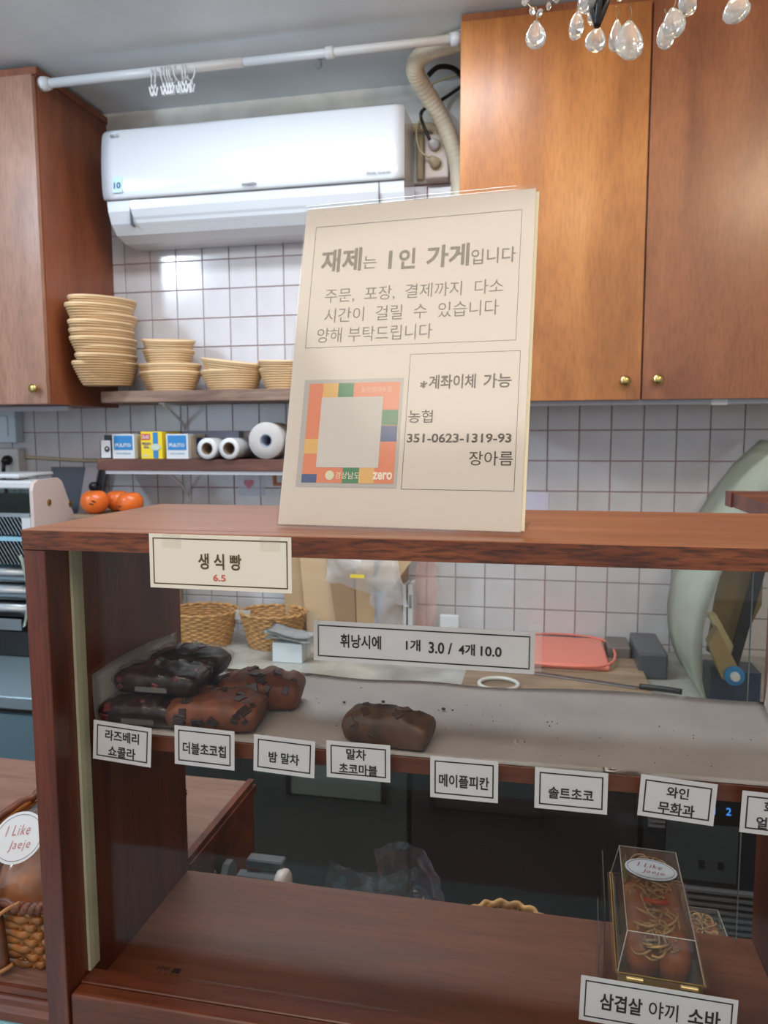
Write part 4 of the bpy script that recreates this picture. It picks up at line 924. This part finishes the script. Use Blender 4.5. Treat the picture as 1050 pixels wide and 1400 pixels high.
def loaf(label, loc, rotz, L, Wd, H, mat, seed, chunks=0, csize=0.005, group=None, tilt=(0, 0), wrap=False, cm=CHUNK):
    t = thing('loaf_cake', label, 'cake', loc, (tilt[0], tilt[1], rotz), group)
    bm = loaf_bm(L, Wd, H, seed); bv = BVHTree.FromBMesh(bm)
    obj('cake_body', bm, mat, t, True, local=True)
    rnd = random.Random(seed)
    for k in range(chunks):
        if rnd.random() < 0.65: o, d = Vector((rnd.uniform(-0.44, 0.44)*L, rnd.uniform(-0.40, 0.40)*Wd, H*2)), Vector((0, 0, -1))
        else: o, d = Vector((rnd.uniform(-0.4, 0.4)*L, -0.1, rnd.uniform(0.3, 0.8)*H)), Vector((0, 1, 0))
        hit = bv.ray_cast(o, d)
        if hit[0] is None: continue
        s = csize*rnd.uniform(0.6, 1.2)
        q = hit[1].to_track_quat('Z', 'Y').to_matrix().to_4x4()
        b = bx(-s, s, -s*rnd.uniform(0.6, 1), s*0.8, -0.002, 0.0012, bev=0.0005, mat4=Matrix.Translation(hit[0]) @ q @ Matrix.Rotation(rnd.uniform(0, 3), 4, 'Z') @ Matrix.Rotation(rnd.uniform(-0.15, 0.15), 4, 'X'))
        obj('chocolate_chunk', b, cm, t, local=True)
    if wrap:
        w = loaf_bm(L*1.05, Wd*1.07, H*1.07, seed+5, 0.008)
        for v in w.verts: v.co += noise.noise_vector(v.co*90)*0.0016; v.co.z = max(v.co.z, 0.0002)
        obj('plastic_wrap', w, WRAPF, t, True, local=True)
        obj('tape_seal', bx(-0.018, 0.018, -Wd*0.54, -Wd*0.53, H*0.25, H*0.45), TAPE, t, local=True)
    return t
ZP = 1.2462
CHR = plain('raspberry_topping', (96, 36, 38), 0.35, var=0.3, vs=50)
loaf('dark wrapped chocolate loaf at the front bottom of the dark pile', (-0.4035, 0.708, ZP), 0.02, 0.097, 0.046, 0.027, CHOC, 11, 9, 0.004, None, wrap=True, cm=CHR)
loaf('dark wrapped chocolate loaf lying on top at the front of the dark pile', (-0.394, 0.722, ZP+0.030), 0.0, 0.094, 0.048, 0.027, CHOC, 15, 9, 0.004, None, wrap=True, cm=CHR)
loaf('dark wrapped chocolate loaf at the back bottom of the dark pile', (-0.378, 0.785, ZP), -0.12, 0.092, 0.046, 0.027, CHOC, 19, 4, 0.004, None, wrap=True, cm=CHR)
loaf('dark wrapped chocolate loaf on top at the back of the dark pile', (-0.394, 0.790, ZP+0.030), -0.12, 0.088, 0.046, 0.027, CHOC, 23, 6, 0.004, None, wrap=True, cm=CHR)
loaf('reddish-brown loaf cake with dark chocolate chunks, the front one', (-0.327, 0.7135, ZP), 0.12, 0.096, 0.062, 0.034, CHIPC, 31, 26, 0.0052)
loaf('reddish-brown loaf cake with dark chocolate chunks, the one behind', (-0.304, 0.780, ZP), 0.16, 0.094, 0.060, 0.037, CHIPC, 37, 22, 0.0052)
loaf('single dark brown marbled loaf cake alone on the paper behind its name card', (-0.142, 0.703, ZP), -0.15, 0.088, 0.038, 0.034, MATCHA, 41, 10, 0.0045, cm=plain('marble_chunk', (64, 40, 28), 0.45))

# ------------------------------------------------------------ labels
def card(label, cx, cz, w, h, roll, lines, y=0.6639, name='name_card', group=None, ink=BLACK, bt=0.0012, inset=0.004, tape=True, pm=None, cat='label', bold=0.022, yaw=0.0):
    t = thing(name, label, cat, (cx, y, cz), facing(roll, yaw))
    obj('card_paper', bx(-w/2, w/2, -h/2, h/2, 0, 0.0004), pm or PAPER, t, local=True)
    obj('border', frame_bm(w-2*inset, h-2*inset, bt, 0.0004, 0.0006), ink, t, local=True)
    for (body, lx, ly, lw, lh, im) in lines: letter(t, body, lx, ly, lw, lh, im or ink, 0.0008, 0.008 if '끼' in body else bold)
    return t
kk = 0.6639/0.65
def tagcard(quad, lines, label, roll=None):
    (tlx, tlz), (trx, trz), (blx, blz), (brx, brz) = quad
    f = lambda x, z: (x*kk, 1.55+(z-1.55)*kk)
    TL, TR, BL, BR = f(tlx, tlz), f(trx, trz), f(blx, blz), f(brx, brz)
    cx = (TL[0]+TR[0]+BL[0]+BR[0])/4; cz = (TL[1]+TR[1]+BL[1]+BR[1])/4
    w = (math.hypot(TR[0]-TL[0], TR[1]-TL[1])+math.hypot(BR[0]-BL[0], BR[1]-BL[1]))/2
    h = (math.hypot(TL[0]-BL[0], TL[1]-BL[1])+math.hypot(TR[0]-BR[0], TR[1]-BR[1]))/2
    rl = (math.atan2(TR[1]-TL[1], TR[0]-TL[0])+math.atan2(BR[1]-BL[1], BR[0]-BL[0]))/2
    rl2 = math.atan2(BL[0]-TL[0], TL[1]-BL[1])
    return card(label, cx, cz, w, h, (rl+rl2)/2 if roll is None else roll, [(b, x*w, y*h, ww*w, hh*h, m) for (b, x, y, ww, hh, m) in lines])
C1 = 'small white bordered name card on shelf edge, '
tagcard([(-.429, 1.266), (-.367, 1.267), (-.435, 1.226), (-.371, 1.227)], [('라즈베리', 0, 0.17, 0.58, 0.28, None), ('쇼콜라', 0, -0.23, 0.47, 0.28, None)], C1+'below the dark wrapped loaves, leftmost')
tagcard([(-.343, 1.269), (-.281, 1.269), (-.345, 1.230), (-.283, 1.230)], [('더블초코칩', 0, -0.05, 0.72, 0.31, None)], C1+'below the chocolate chunk loaves')
tagcard([(-.261, 1.266), (-.201, 1.266), (-.264, 1.230), (-.203, 1.230)], [('밤 말차', 0, -0.06, 0.50, 0.30, None)], C1+'third from the left')
tagcard([(-.190, 1.266), (-.130, 1.268), (-.191, 1.231), (-.130, 1.232)], [('말차', -0.03, 0.18, 0.31, 0.30, None), ('초코마블', 0, -0.22, 0.60, 0.29, None)], C1+'in front of the marbled loaf')
tagcard([(-.093, 1.260), (-.032, 1.261), (-.093, 1.222), (-.032, 1.221)], [('메이플피칸', 0, -0.06, 0.74, 0.31, None)], C1+'fifth from the left')
tagcard([(-.000, 1.258), (.062, 1.258), (-.000, 1.221), (.062, 1.220)], [('솔트초코', 0, -0.08, 0.62, 0.29, None)], C1+'third from the right')
tagcard([(.089, 1.260), (.150, 1.256), (.087, 1.223), (.149, 1.219)], [('와인', 0.0, 0.17, 0.29, 0.27, None), ('무화과', 0, -0.22, 0.48, 0.29, None)], C1+'second from the right, above the sandwich box')
tagcard([(.169, 1.253), (.231, 1.251), (.170, 1.217), (.232, 1.214)], [('화이트', 0.0, 0.17, 0.44, 0.29, None), ('얼그레이', 0, -0.22, 0.60, 0.29, None)], C1+'cut off by the right picture edge', roll=-0.03)
wide = tagcard([(-.201, 1.380), (-.002, 1.380), (-.202, 1.342), (-.002, 1.343)], [('휘낭시에', -0.277, 0.03, 0.19, 0.34, None), ('1개', -0.035, 0.02, 0.066, 0.28, None), ('3.0 /', 0.088, -0.01, 0.105, 0.28, None), ('4개', 0.205, -0.01, 0.073, 0.28, None), ('10.0', 0.312, -0.02, 0.092, 0.24, None)], 'long white bordered price card stuck across the middle of the case glass', roll=-0.006)
for s in (-1, 1): obj('tape', bx(s*0.102-0.006, s*0.102+0.006, -0.017, 0.026, 0.0005, 0.0008), TAPE, wide, local=True)
top = card('white price card with brown border hanging from the top board edge at left', -0.2785, 1.4365, 0.1350, 0.0495, -0.004, [('생 식 빵', 0.0005, 0.001, 0.041, 0.0145, OLIVE), ('6.5', 0.0, -0.0135, 0.012, 0.0062, REDINK)], y=0.6188, ink=OLIVE, bt=0.0011, inset=0.0035, pm=plain('cream_card', (232, 222, 204), 0.7), yaw=0.0)
for x in (-0.045, 0.048): obj('tape', bx(x-0.009, x+0.009, 0.012, 0.0252, 0.0005, 0.0008), TAPE, top, local=True)
big = card('large white bordered card at the bottom right in front of the sandwich box', 0.111, 1.034, 0.134, 0.044, -0.028, [('삼겹살', -0.031, 0.000, 0.037, 0.0165, None), ('야끼', 0.0055, 0.000, 0.025, 0.0165, None), ('소바', 0.040, 0.000, 0.027, 0.0165, None)], y=0.6641)

# ------------------------------------------------------------ standing acrylic sign
SX, SY, SZ = -0.244, 0.673, 1.4640
sg = thing('sign_stand', 'tall tilted clear acrylic stand with a white printed Korean notice on the case top', 'sign', (SX, SY, SZ), facing(0, -0.088, 0.262))
Wp, Hp = 0.230, 0.326
obj('front_sheet', bx(0, Wp, 0, Hp, 0.0, 0.0018, bev=0.0004), ACRYL, sg, local=True)
obj('back_sheet', bx(0, Wp, 0.001, Hp, -0.0055, -0.0037, bev=0.0004), ACRYL, sg, local=True)
obj('notice_paper', bx(0.001, Wp-0.001, 0.002, Hp-0.003, -0.0016, -0.0010), SIGNP, sg, local=True)
obj('backing_paper', bx(0.004, Wp+0.0022, 0.003, Hp-0.006, -0.0034, -0.0018), plain('cream_backing', (232, 220, 186), 0.6), sg, local=True)
# acrylic foot going back
ft = B(); box(ft, 0, Wp, 0.0, 0.0018, -0.075, 0.0, mat4=Matrix.Rotation(0.262, 4, 'X')); obj('foot', ft, ACRYL, sg, local=True)
T = 0.0022
def sx(px, py):   # fraction of the notice -> local coordinates
    return px*Wp, py*Hp
def fr(x0, x1, y0, y1, t=0.0004):
    return frame_bm((x1-x0)*Wp, (y1-y0)*Hp, t, -0.00098, -0.0008, (x0+x1)/2*Wp, (y0+y1)/2*Hp)
obj('upper_frame', fr(0.055, 0.945, 0.540, 0.930), BROWNINK, sg, local=True)
obj('lower_frame', fr(0.520, 0.965, 0.115, 0.510), BROWNINK, sg, local=True)
def st(body, x, y, w, h, m, bold=0.0, shear=0.0): 
    return letter(sg, body, x*Wp, y*Hp, w*Wp if w else 0, h*Hp, m, -0.00075, bold, shear=shear)
st('재제', 0.185, 0.815, 0.185, 0.075, GLAREINK, 0.03); st('는', 0.315, 0.802, 0.060, 0.040, GLAREINK, 0.01)
st('1', 0.405, 0.805, 0, 0.058, GLAREINK, 0.02); st('인', 0.478, 0.805, 0.072, 0.065, GLAREINK, 0.03)
st('가게', 0.650, 0.805, 0.180, 0.070, GLAREINK, 0.03); st('입니다', 0.838, 0.795, 0.180, 0.048, GLAREINK, 0.01)
st('주문,  포장,  결제까지  다소', 0.505, 0.702, 0.760, 0.046, GLAREINK); st('시간이  걸릴  수  있습니다', 0.500, 0.640, 0.740, 0.046, GLAREINK); st('양해 부탁드립니다', 0.355, 0.578, 0.500, 0.046, GLAREINK)
st('*', 0.585, 0.418, 0.030, 0.022, BROWNINK, 0.02); st('계좌이체', 0.700, 0.425, 0.190, 0.042, BROWNINK, 0.02); st('가능', 0.880, 0.425, 0.110, 0.042, BROWNINK, 0.02)
st('농협', 0.580, 0.325, 0.100, 0.038, BROWNINK, 0.004); st('351-0623-1319-93', 0.738, 0.262, 0.415, 0.027, BROWNINK, 0.025); st('장아름', 0.870, 0.205, 0.170, 0.040, BROWNINK, 0.004)
sk = bpy.data.objects.new('payment_sticker', None); C.objects.link(sk); sk.parent = sg; sk.location = (0, 0, -0.00078)
def blk(name, x0, x1, y0, y1, m, z=0): obj(name, bx(x0*Wp, x1*Wp, y0*Hp, y1*Hp, z, z+0.0002), m, sk, local=True)
blk('sticker_sheet', 0.068, 0.500, 0.118, 0.440, ST_GY)
X0s, X1s, Y0s, Y1s = 0.092, 0.487, 0.130, 0.428
z1 = 0.0003
blk('colour_block', X0s, X1s, Y0s, Y1s, ST_OR, z1-0.0001)
zc = 0.0004
blk('colour_block', 0.155, 0.222, 0.385, 0.428, ST_YE, zc); blk('colour_block', 0.222, 0.290, 0.385, 0.428, ST_GR, zc)
blk('colour_block', 0.092, 0.158, 0.215, 0.260, ST_YE, zc); blk('colour_block', 0.092, 0.158, 0.130, 0.155, ST_BL, zc)
blk('colour_block', 0.420, 0.487, 0.300, 0.345, ST_GR, zc); blk('colour_block', 0.420, 0.487, 0.252, 0.298, ST_BL, zc)
blk('colour_block', 0.270, 0.340, 0.130, 0.175, ST_GR, zc); blk('colour_block', 0.340, 0.405, 0.130, 0.175, ST_YE, zc)
blk('white_field', 0.152, 0.420, 0.175, 0.385, plain('sticker_white', (206, 198, 188), 0.6), 0.0006)
letter(sk, '동경양과자점', 0.388*Wp, 0.406*Hp, 0.130*Wp, 0.017*Hp, plain('pale_ink', (240, 214, 190), 0.7), 0.0008)
letter(sk, '경상남도', 0.292*Wp, 0.152*Hp, 0.105*Wp, 0.021*Hp, plain('pale_ink2', (240, 224, 200), 0.7), 0.0008)
obj('emblem', prism(ellipse_pts(0.215*Wp, 0.152*Hp, 0.0045, 0.0045, 20), 0.0006, 0.0008, 'z'), plain('pale_ring', (220, 214, 180), 0.6), sk, local=True)
letter(sk, 'zero', 0.440*Wp, 0.152*Hp, 0.082*Wp, 0.022*Hp, plain('pale_ink3', (244, 226, 206), 0.7), 0.0008, 0.03)

# ------------------------------------------------------------ sandwich boxes
def sandwich_box(label, loc, rotz=0, scale=1.0, flaps=True, drop=0.0):
    t = thing('sandwich_box', label, 'food box', loc, (0, 0, rotz))
    def fru(w0, l0, z0, w1, l1, z1, bm=None, cap=True, rc=0.004):
        bm = bm or B(); rings = []
        for (w, l, z) in ((w0, l0, z0), (w1, l1, z1)):
            rings.append([bm.verts.new((x*scale, y*scale, z*scale)) for x, y in [(-w/2+rc, -l/2), (w/2-rc, -l/2), (w/2, -l/2+rc), (w/2, l/2-rc), (w/2-rc, l/2), (-w/2+rc, l/2), (-w/2, l/2-rc), (-w/2, -l/2+rc)]])
        for i in range(8): bm.faces.new([rings[0][i], rings[0][(i+1) % 8], rings[1][(i+1) % 8], rings[1][i]])
        if cap: bm.faces.new(rings[1])
        return bm
    bm = fru(0.070, 0.166, -drop/scale, 0.088, 0.186, 0.032, cap=False); bm.faces.new([v for v in bm.verts][:8][::-1]); obj('kraft_tray', bm, KRAFTD, t, local=True)
    b = B(); 
    for (w, l, z0, z1) in ((0.096, 0.196, 0.0325, 0.0345),):
        fru(w, l, z0, w, l, z1, b); 
    obj('clear_rim', b, BOXF, t, local=True)
    obj('gold_line', frame_bm(0.090*scale, 0.190*scale, 0.0012*scale, 0.0347*scale, 0.0355*scale), plain('gold_edge', (190, 160, 96), 0.35, metal=0.6), t, local=True)
    for x in (-0.026, 0.028): obj('lid_tab', bx((x-0.009)*scale, (x+0.009)*scale, -0.1005*scale, -0.0965*scale, 0.031*scale, 0.0350*scale, bev=0.0008), plain('tab_pale', (214, 190, 130), 0.3, metal=0.3), t, local=True)
    lid = fru(0.086, 0.188, 0.0355, 0.068, 0.172, 0.078); obj('clear_lid', lid, BOXF, t, local=True)
    ed = B(); a, l = 0.068/2, 0.172/2
    tube([(x*scale, y*scale, 0.0782*scale) for x, y in ((-a, -l), (a, -l), (a, l), (-a, l))], 0.0006*scale, 4, ed, True)
    for sx_, sy_ in ((1, -1), (-1, -1), (1, 1), (-1, 1)): tube([(sx_*a*scale, sy_*l*scale, 0.078*scale), (sx_*0.043*scale, sy_*0.094*scale, 0.036*scale)], 0.0006*scale, 4, ed)
    obj('lid_edge', ed, plain('lid_edge_shine', (190, 180, 170), 0.2), t, local=True)
    for s in (-1, 1):
        bm = lathe([(0, -1), (0.6, -0.97), (0.88, -0.85), (1, -0.5), (1, 0.5), (0.88, 0.85), (0.6, 0.97), (0, 1)], (0, 0, 0), 18)
        for v in bm.verts:
            v.co = Vector((v.co.x*0.0215*scale + s*0.0150*scale, v.co.z*0.082*scale, 0.038*scale+v.co.y*0.030*scale))
        obj('bun_half', bm, BUN, t, True, local=True)
    rnd = random.Random(5); nb = B()
    for k in range(120):
        cx, cy, cz = rnd.uniform(-0.016, 0.016), rnd.uniform(-0.082, 0.078), rnd.uniform(0.052, 0.070); R = rnd.uniform(0.006, 0.013); a0 = rnd.uniform(0, 6); ax = rnd.uniform(-1, 1)
        pts = [((cx+R*math.cos(a0+q*0.7))*scale, (cy+R*1.2*math.sin(a0+q*0.7)+0.001*q)*scale, (cz+0.005*math.sin(q*0.9+ax*3))*scale) for q in range(7)]
        tube(smoothpath(pts, 3), 0.0015*scale, 5, nb)
    stuff(obj('noodles', nb, NOODLE, t, True, local=True))
    obj('red_ginger', tube(smoothpath([(-0.010*scale, -0.012*scale, 0.070*scale), (0.002*scale, -0.020*scale, 0.074*scale), (0.014*scale, -0.012*scale, 0.070*scale), (0.010*scale, -0.004*scale, 0.070*scale)], 5), 0.0028*scale, 6), GINGER, t, True, local=True)
    obj('lettuce', grid(lambda u, v: ((-0.034+0.008*v)*scale, (0.03+0.05*u)*scale, (0.045+0.026*v+0.003*math.sin(u*20))*scale), 12, 3, thick=0.0008), LEAF, t, True, local=True)
    if flaps:
        obj('side_flap', bx(-0.056*scale, -0.0548*scale, -0.045*scale, 0.075*scale, -drop+0.0002, 0.075*scale, bev=0.0004), BOXF, t, local=True)
        obj('side_flap', bx(-0.0625*scale, -0.0613*scale, -0.075*scale, 0.01*scale, -drop+0.0002, 0.050*scale, bev=0.0004), BOXF, t, local=True)
    return t
sb = sandwich_box('clear lidded box with a noodle-filled bun and oval shop label on the case floor', (0.124, 0.787, 1.0045), -0.05, 0.9, True, 0.0355)
oval_label(sb, Matrix.Translation((0.0, 0.034, 0.0710)) @ Matrix.Rotation(-0.12, 4, 'Z'), 0.0270, 0.0200, 1)
sandwich_box('smaller clear box of noodle bread standing behind the case at right', (0.225, 0.985, 0.8405), 0.0, 0.72, False)

# ------------------------------------------------------------ items on the ledge behind the case
vf = thing('hose_fitting', 'grey plastic fitting with ribbed blocks and a white round knob behind the case', 'fitting', (-0.39, 0.98, 0.8405))
obj('base_block', bx(-0.445, -0.36, 0.955, 1.01, 0.841, 0.878, bev=0.004), GREYPL, vf)
obj('end_cheek', prism([(0.955, 0.878), (1.01, 0.878), (1.012, 0.903), (1.0, 0.917), (0.985, 0.918), (0.972, 0.905), (0.958, 0.900)], -0.450, -0.440, 'x'), GREYPL, vf)
for k, (z0, y0) in enumerate(((0.879, 0.958), (0.896, 0.972), (0.912, 0.990))): obj('rib_block', bx(-0.436+0.010*k, -0.372+0.006*k, y0, y0+0.020, z0, z0+0.014, bev=0.002), plain('rib_grey', (92, 92, 96), 0.4), vf)
obj('round_knob', lathe([(0.023, 0), (0.025, 0.004), (0.025, 0.012), (0.021, 0.016), (0.0, 0.016)], (-0.366, 0.985, 0.893), 24, axis=(1, 0, 0)), PINKW, vf, True)
b = bx(-0.352, -0.332, 0.977, 0.984, 0.888, 0.903, bev=0.002); obj('knob_grip', b, PINKW, vf)
b = bx(-0.350, -0.334, 0.985, 0.992, 0.876, 0.884, bev=0.002); obj('knob_grip', b, PINKW, vf)
pn = recenter(obj('metal_pin', tube([(-0.449, 0.955, 0.8405), (-0.449, 0.955, 0.925)], 0.0016, 8), STEEL)); tag(pn, 'thin upright metal pin beside the riser table behind the case', 'pin')
def film_bag(label, fn, seed):
    o = obj('plastic_wrap', grid(crinkle(fn, 18, 18, 0.007, 45, seed), 18, 18), BAGV, None, True); recenter(o); tag(o, label, 'plastic wrap'); return o
film_bag('crinkled clear plastic bag behind the case, low left peak', lambda u, v: (-0.292+0.09*u, 0.975+0.02*v+0.02*math.sin(u*3), 0.8475+(0.085-0.045*u)*v), 2.0)
film_bag('crinkled clear plastic bag behind the case, middle peak', lambda u, v: (-0.245+0.075*u, 0.985+0.02*v+0.01*math.sin(u*3), 0.8475+(0.078-0.05*u)*v), 6.5)
o = film_bag('tall crinkled clear plastic bag behind the case tinted with bluish shine', lambda u, v: (-0.200+0.095*u-0.02*(v)*(1-u)-0.03*v*u, 0.985+0.035*math.sin(u*PI)*math.sin(v*2), 0.8475+(0.120-0.012*u)*v), 11.0)
woven_basket('wicker_basket', 'low round straw basket behind the case, only its rim in view', (-0.035, 0.985, 0.8405), 0.048, 0.040, 0.040, 0.15, 6, 72, RATTANB, 0, stakes=24)

# ------------------------------------------------------------ neighbouring stand at right
nb_ = thing('side_stand', 'wooden stand at right behind the case, only its top corner in view', 'stand', (0.55, 1.08, 0.84))
obj('top_board', bx(0.296, 0.80, 0.95, 1.30, 1.434, 1.457, bev=0.001), WD_CASE, nb_)
obj('edge_strip', bx(0.2935, 0.296, 1.262, 1.30, 1.4335, 1.457), WD_CASEV, nb_)
for x in (0.50, 0.76):
    for y in (0.965, 1.01): obj('leg', bx(x, x+0.025, y, y+0.025, 0.8405, 1.4335), WD_CASEV, nb_)

# ------------------------------------------------------------ chandelier
CX, CY = 0.115, 1.12
ch = thing('chandelier', 'crystal chandelier with dark bronze arms hanging at the upper right', 'chandelier', (CX, CY, 2.66))
obj('canopy', lathe([(0, 0), (0.05, 0), (0.045, -0.02), (0.01, -0.03)], (CX, CY, 2.6595), 24), SHADEG, ch, True)
obj('stem', lathe([(0.006, 0), (0.006, -0.27), (0.016, -0.30), (0.020, -0.34), (0.008, -0.38), (0.012, -0.42), (0.0, -0.44)], (CX, CY, 2.632), 16), SHADEG, ch, True)
obj('ring_frame', tube([(CX+0.165*math.cos(2*PI*i/40), CY+0.165*math.sin(2*PI*i/40), 2.225) for i in range(40)], 0.006, 8, closed=True), SHADEG, ch, True)
for k in range(6):
    a = 2*PI*k/6+0.3; c, s = math.cos(a), math.sin(a)
    obj('arm', tube(smoothpath([(CX+0.01*c, CY+0.01*s, 2.24), (CX+0.07*c, CY+0.07*s, 2.20), (CX+0.13*c, CY+0.13*s, 2.205), (CX+0.165*c, CY+0.165*s, 2.235)], 6), 0.005, 8), SHADEG, ch, True)
    cu = obj('candle_cup', lathe([(0.006, 0), (0.020, 0.012), (0.022, 0.016), (0.012, 0.018), (0.011, 0.055), (0, 0.055)], (CX+0.165*c, CY+0.165*s, 2.235), 16), SHADEG, ch, True)
    obj('bulb', lathe([(0.008, 0), (0.014, 0.014), (0.010, 0.030), (0, 0.045)], (CX+0.165*c, CY+0.165*s, 2.291), 12), BULB, cu, True)
# twisted centre finial, just in view
fb = B()
for q in range(5):
    tube(smoothpath([(0.062+0.010*t+0.010*math.cos(q*1.256+t*3), 1.10+0.010*math.sin(q*1.256+t*3), 2.098+0.06*t) if t > 0 else (0.064, 1.10, 2.090) for t in (0, 0.35, 0.7, 1.2, 1.9)], 5), 0.0048, 6, fb)
obj('twisted_finial', fb, plain('finial_black', (26, 24, 24), 0.35), ch, True)
cl_ = bpy.data.lights.new('chandelier_bulbs', 'POINT'); cl_.energy = 5; cl_.color = (1.0, 0.74, 0.46); cl_.shadow_soft_size = 0.06
co = bpy.data.objects.new('chandelier_bulbs', cl_); C.objects.link(co); co.location = (CX, CY, 2.38)
def crystal_bm(w, h, seg=9, rows=6):
    bm = B(); prof = [(0.0, h*0.5), (0.10*w, h*0.47), (0.30*w, h*0.28), (0.46*w, h*0.04), (0.50*w, -h*0.14), (0.42*w, -h*0.33), (0.22*w, -h*0.46), (0, -h*0.5)]
    rings = []
    for i, (r, z) in enumerate(prof):
        if r == 0: rings.append([bm.verts.new((0, 0, z))]); continue
        rings.append([bm.verts.new((r*math.cos(2*PI*(k+0.5*(i % 2))/seg), r*0.62*math.sin(2*PI*(k+0.5*(i % 2))/seg), z)) for k in range(seg)])
    for i in range(len(rings)-1):
        a, b = rings[i], rings[i+1]
        for k in range(seg):
            k2 = (k+1) % seg
            if len(a) == 1: bm.faces.new([a[0], b[k], b[k2]])
            elif len(b) == 1: bm.faces.new([a[k], b[0], a[k2]])
            elif i % 2: bm.faces.new([a[k], b[k], a[k2]]); bm.faces.new([a[k2], b[k], b[k2]])
            else: bm.faces.new([a[k], b[k], b[k2]]); bm.faces.new([a[k], b[k2], a[k2]])
    bmesh.ops.recalc_face_normals(bm, faces=bm.faces)
    return bm
WIRE = plain('hook_wire', (120, 110, 90), 0.4, metal=0.9)
drops = [(-.016, 2.087, 26, 34, 0), (.037, 2.094, 29, 35, -0.02), (.063, 2.073, 26, 32, 0.05), (.0885, 2.075, 25, 36, 0.06), (.1055, 2.068, 39, 47, -0.03), (.051, 2.125, 32, 32, 0), (.150, 2.068, 26, 30, 0.06), (.160, 2.083, 31, 36, -0.02), (.177, 2.108, 32, 32, 0), (.236, 2.092, 32, 32, 0), (.058, 2.103, 20, 22, 0.07)]
for i, (x, z, w, h, dy) in enumerate(drops):
    k = (1.1+dy)/1.1; s = 1.1/1029*k*1.02
    X, Y, Z = x*k, 1.1+dy, 1.55+(z-1.55)*k
    c_ = obj('crystal_drop', crystal_bm(w*s, h*s, 14), CRYST, ch, True, local=True)
    c_.location = Vector((X, Y, Z)) - ch.location; c_.rotation_euler = (0.1*math.sin(i), 0.25*math.sin(i*2.3), i*1.7)
    top_z = Z+h*s*0.5
    obj('wire_hook', tube(smoothpath([(X, Y, top_z-0.003), (X+0.002, Y, top_z+0.008), (X-0.001, Y, top_z+0.018)], 4), 0.0008, 5), WIRE, ch, True)
def beads(pts, r):
    for p in pts:
        b = lathe([(0, -1), (0.7, -0.6), (1, 0), (0.7, 0.6), (0, 1)], (0, 0, 0), 8)
        for v in b.verts: v.co = Vector((v.co.x*r, v.co.y*r*0.6, v.co.z*r))
        o = obj('crystal_bead', b, CRYST, ch, local=True); o.location = Vector(p) - ch.location; o.rotation_euler = (0, random.uniform(-0.8, 0.8), random.uniform(0, 3))
Zp = lambda y: 2.13-(y-3)*0.00092*1.12
def BX(px): return -0.031+(px-718)*0.00092*1.06
beads([(BX(x), 1.1, Zp(y)) for x, y in ((718, 2), (728, 15), (738, 18), (750, 11), (760, 4), (768, -4), (775, -12), (708, -8), (700, -18))], 0.0058)
beads([(BX(x), 1.1, Zp(y)) for x, y in ((845, 10), (861, 7), (872, 0), (880, 2), (891, 5), (904, 11), (919, 8), (930, 2), (948, -6), (835, 2), (826, -8), (960, -12), (990, -8), (1003, -12))], 0.0062)
obj('bead_chain', tube(smoothpath([(BX(x), 1.1, Zp(y)) for x, y in ((690, -70), (700, -18), (718, 2), (738, 18), (760, 4), (775, -12), (790, -60))], 5), 0.0007, 5), WIRE, ch)
obj('bead_chain', tube(smoothpath([(BX(x), 1.1, Zp(y)) for x, y in ((822, -70), (826, -8), (845, 10), (861, 7), (880, 2), (904, 11), (930, 2), (960, -12), (1003, -70))], 5), 0.0007, 5), WIRE, ch)
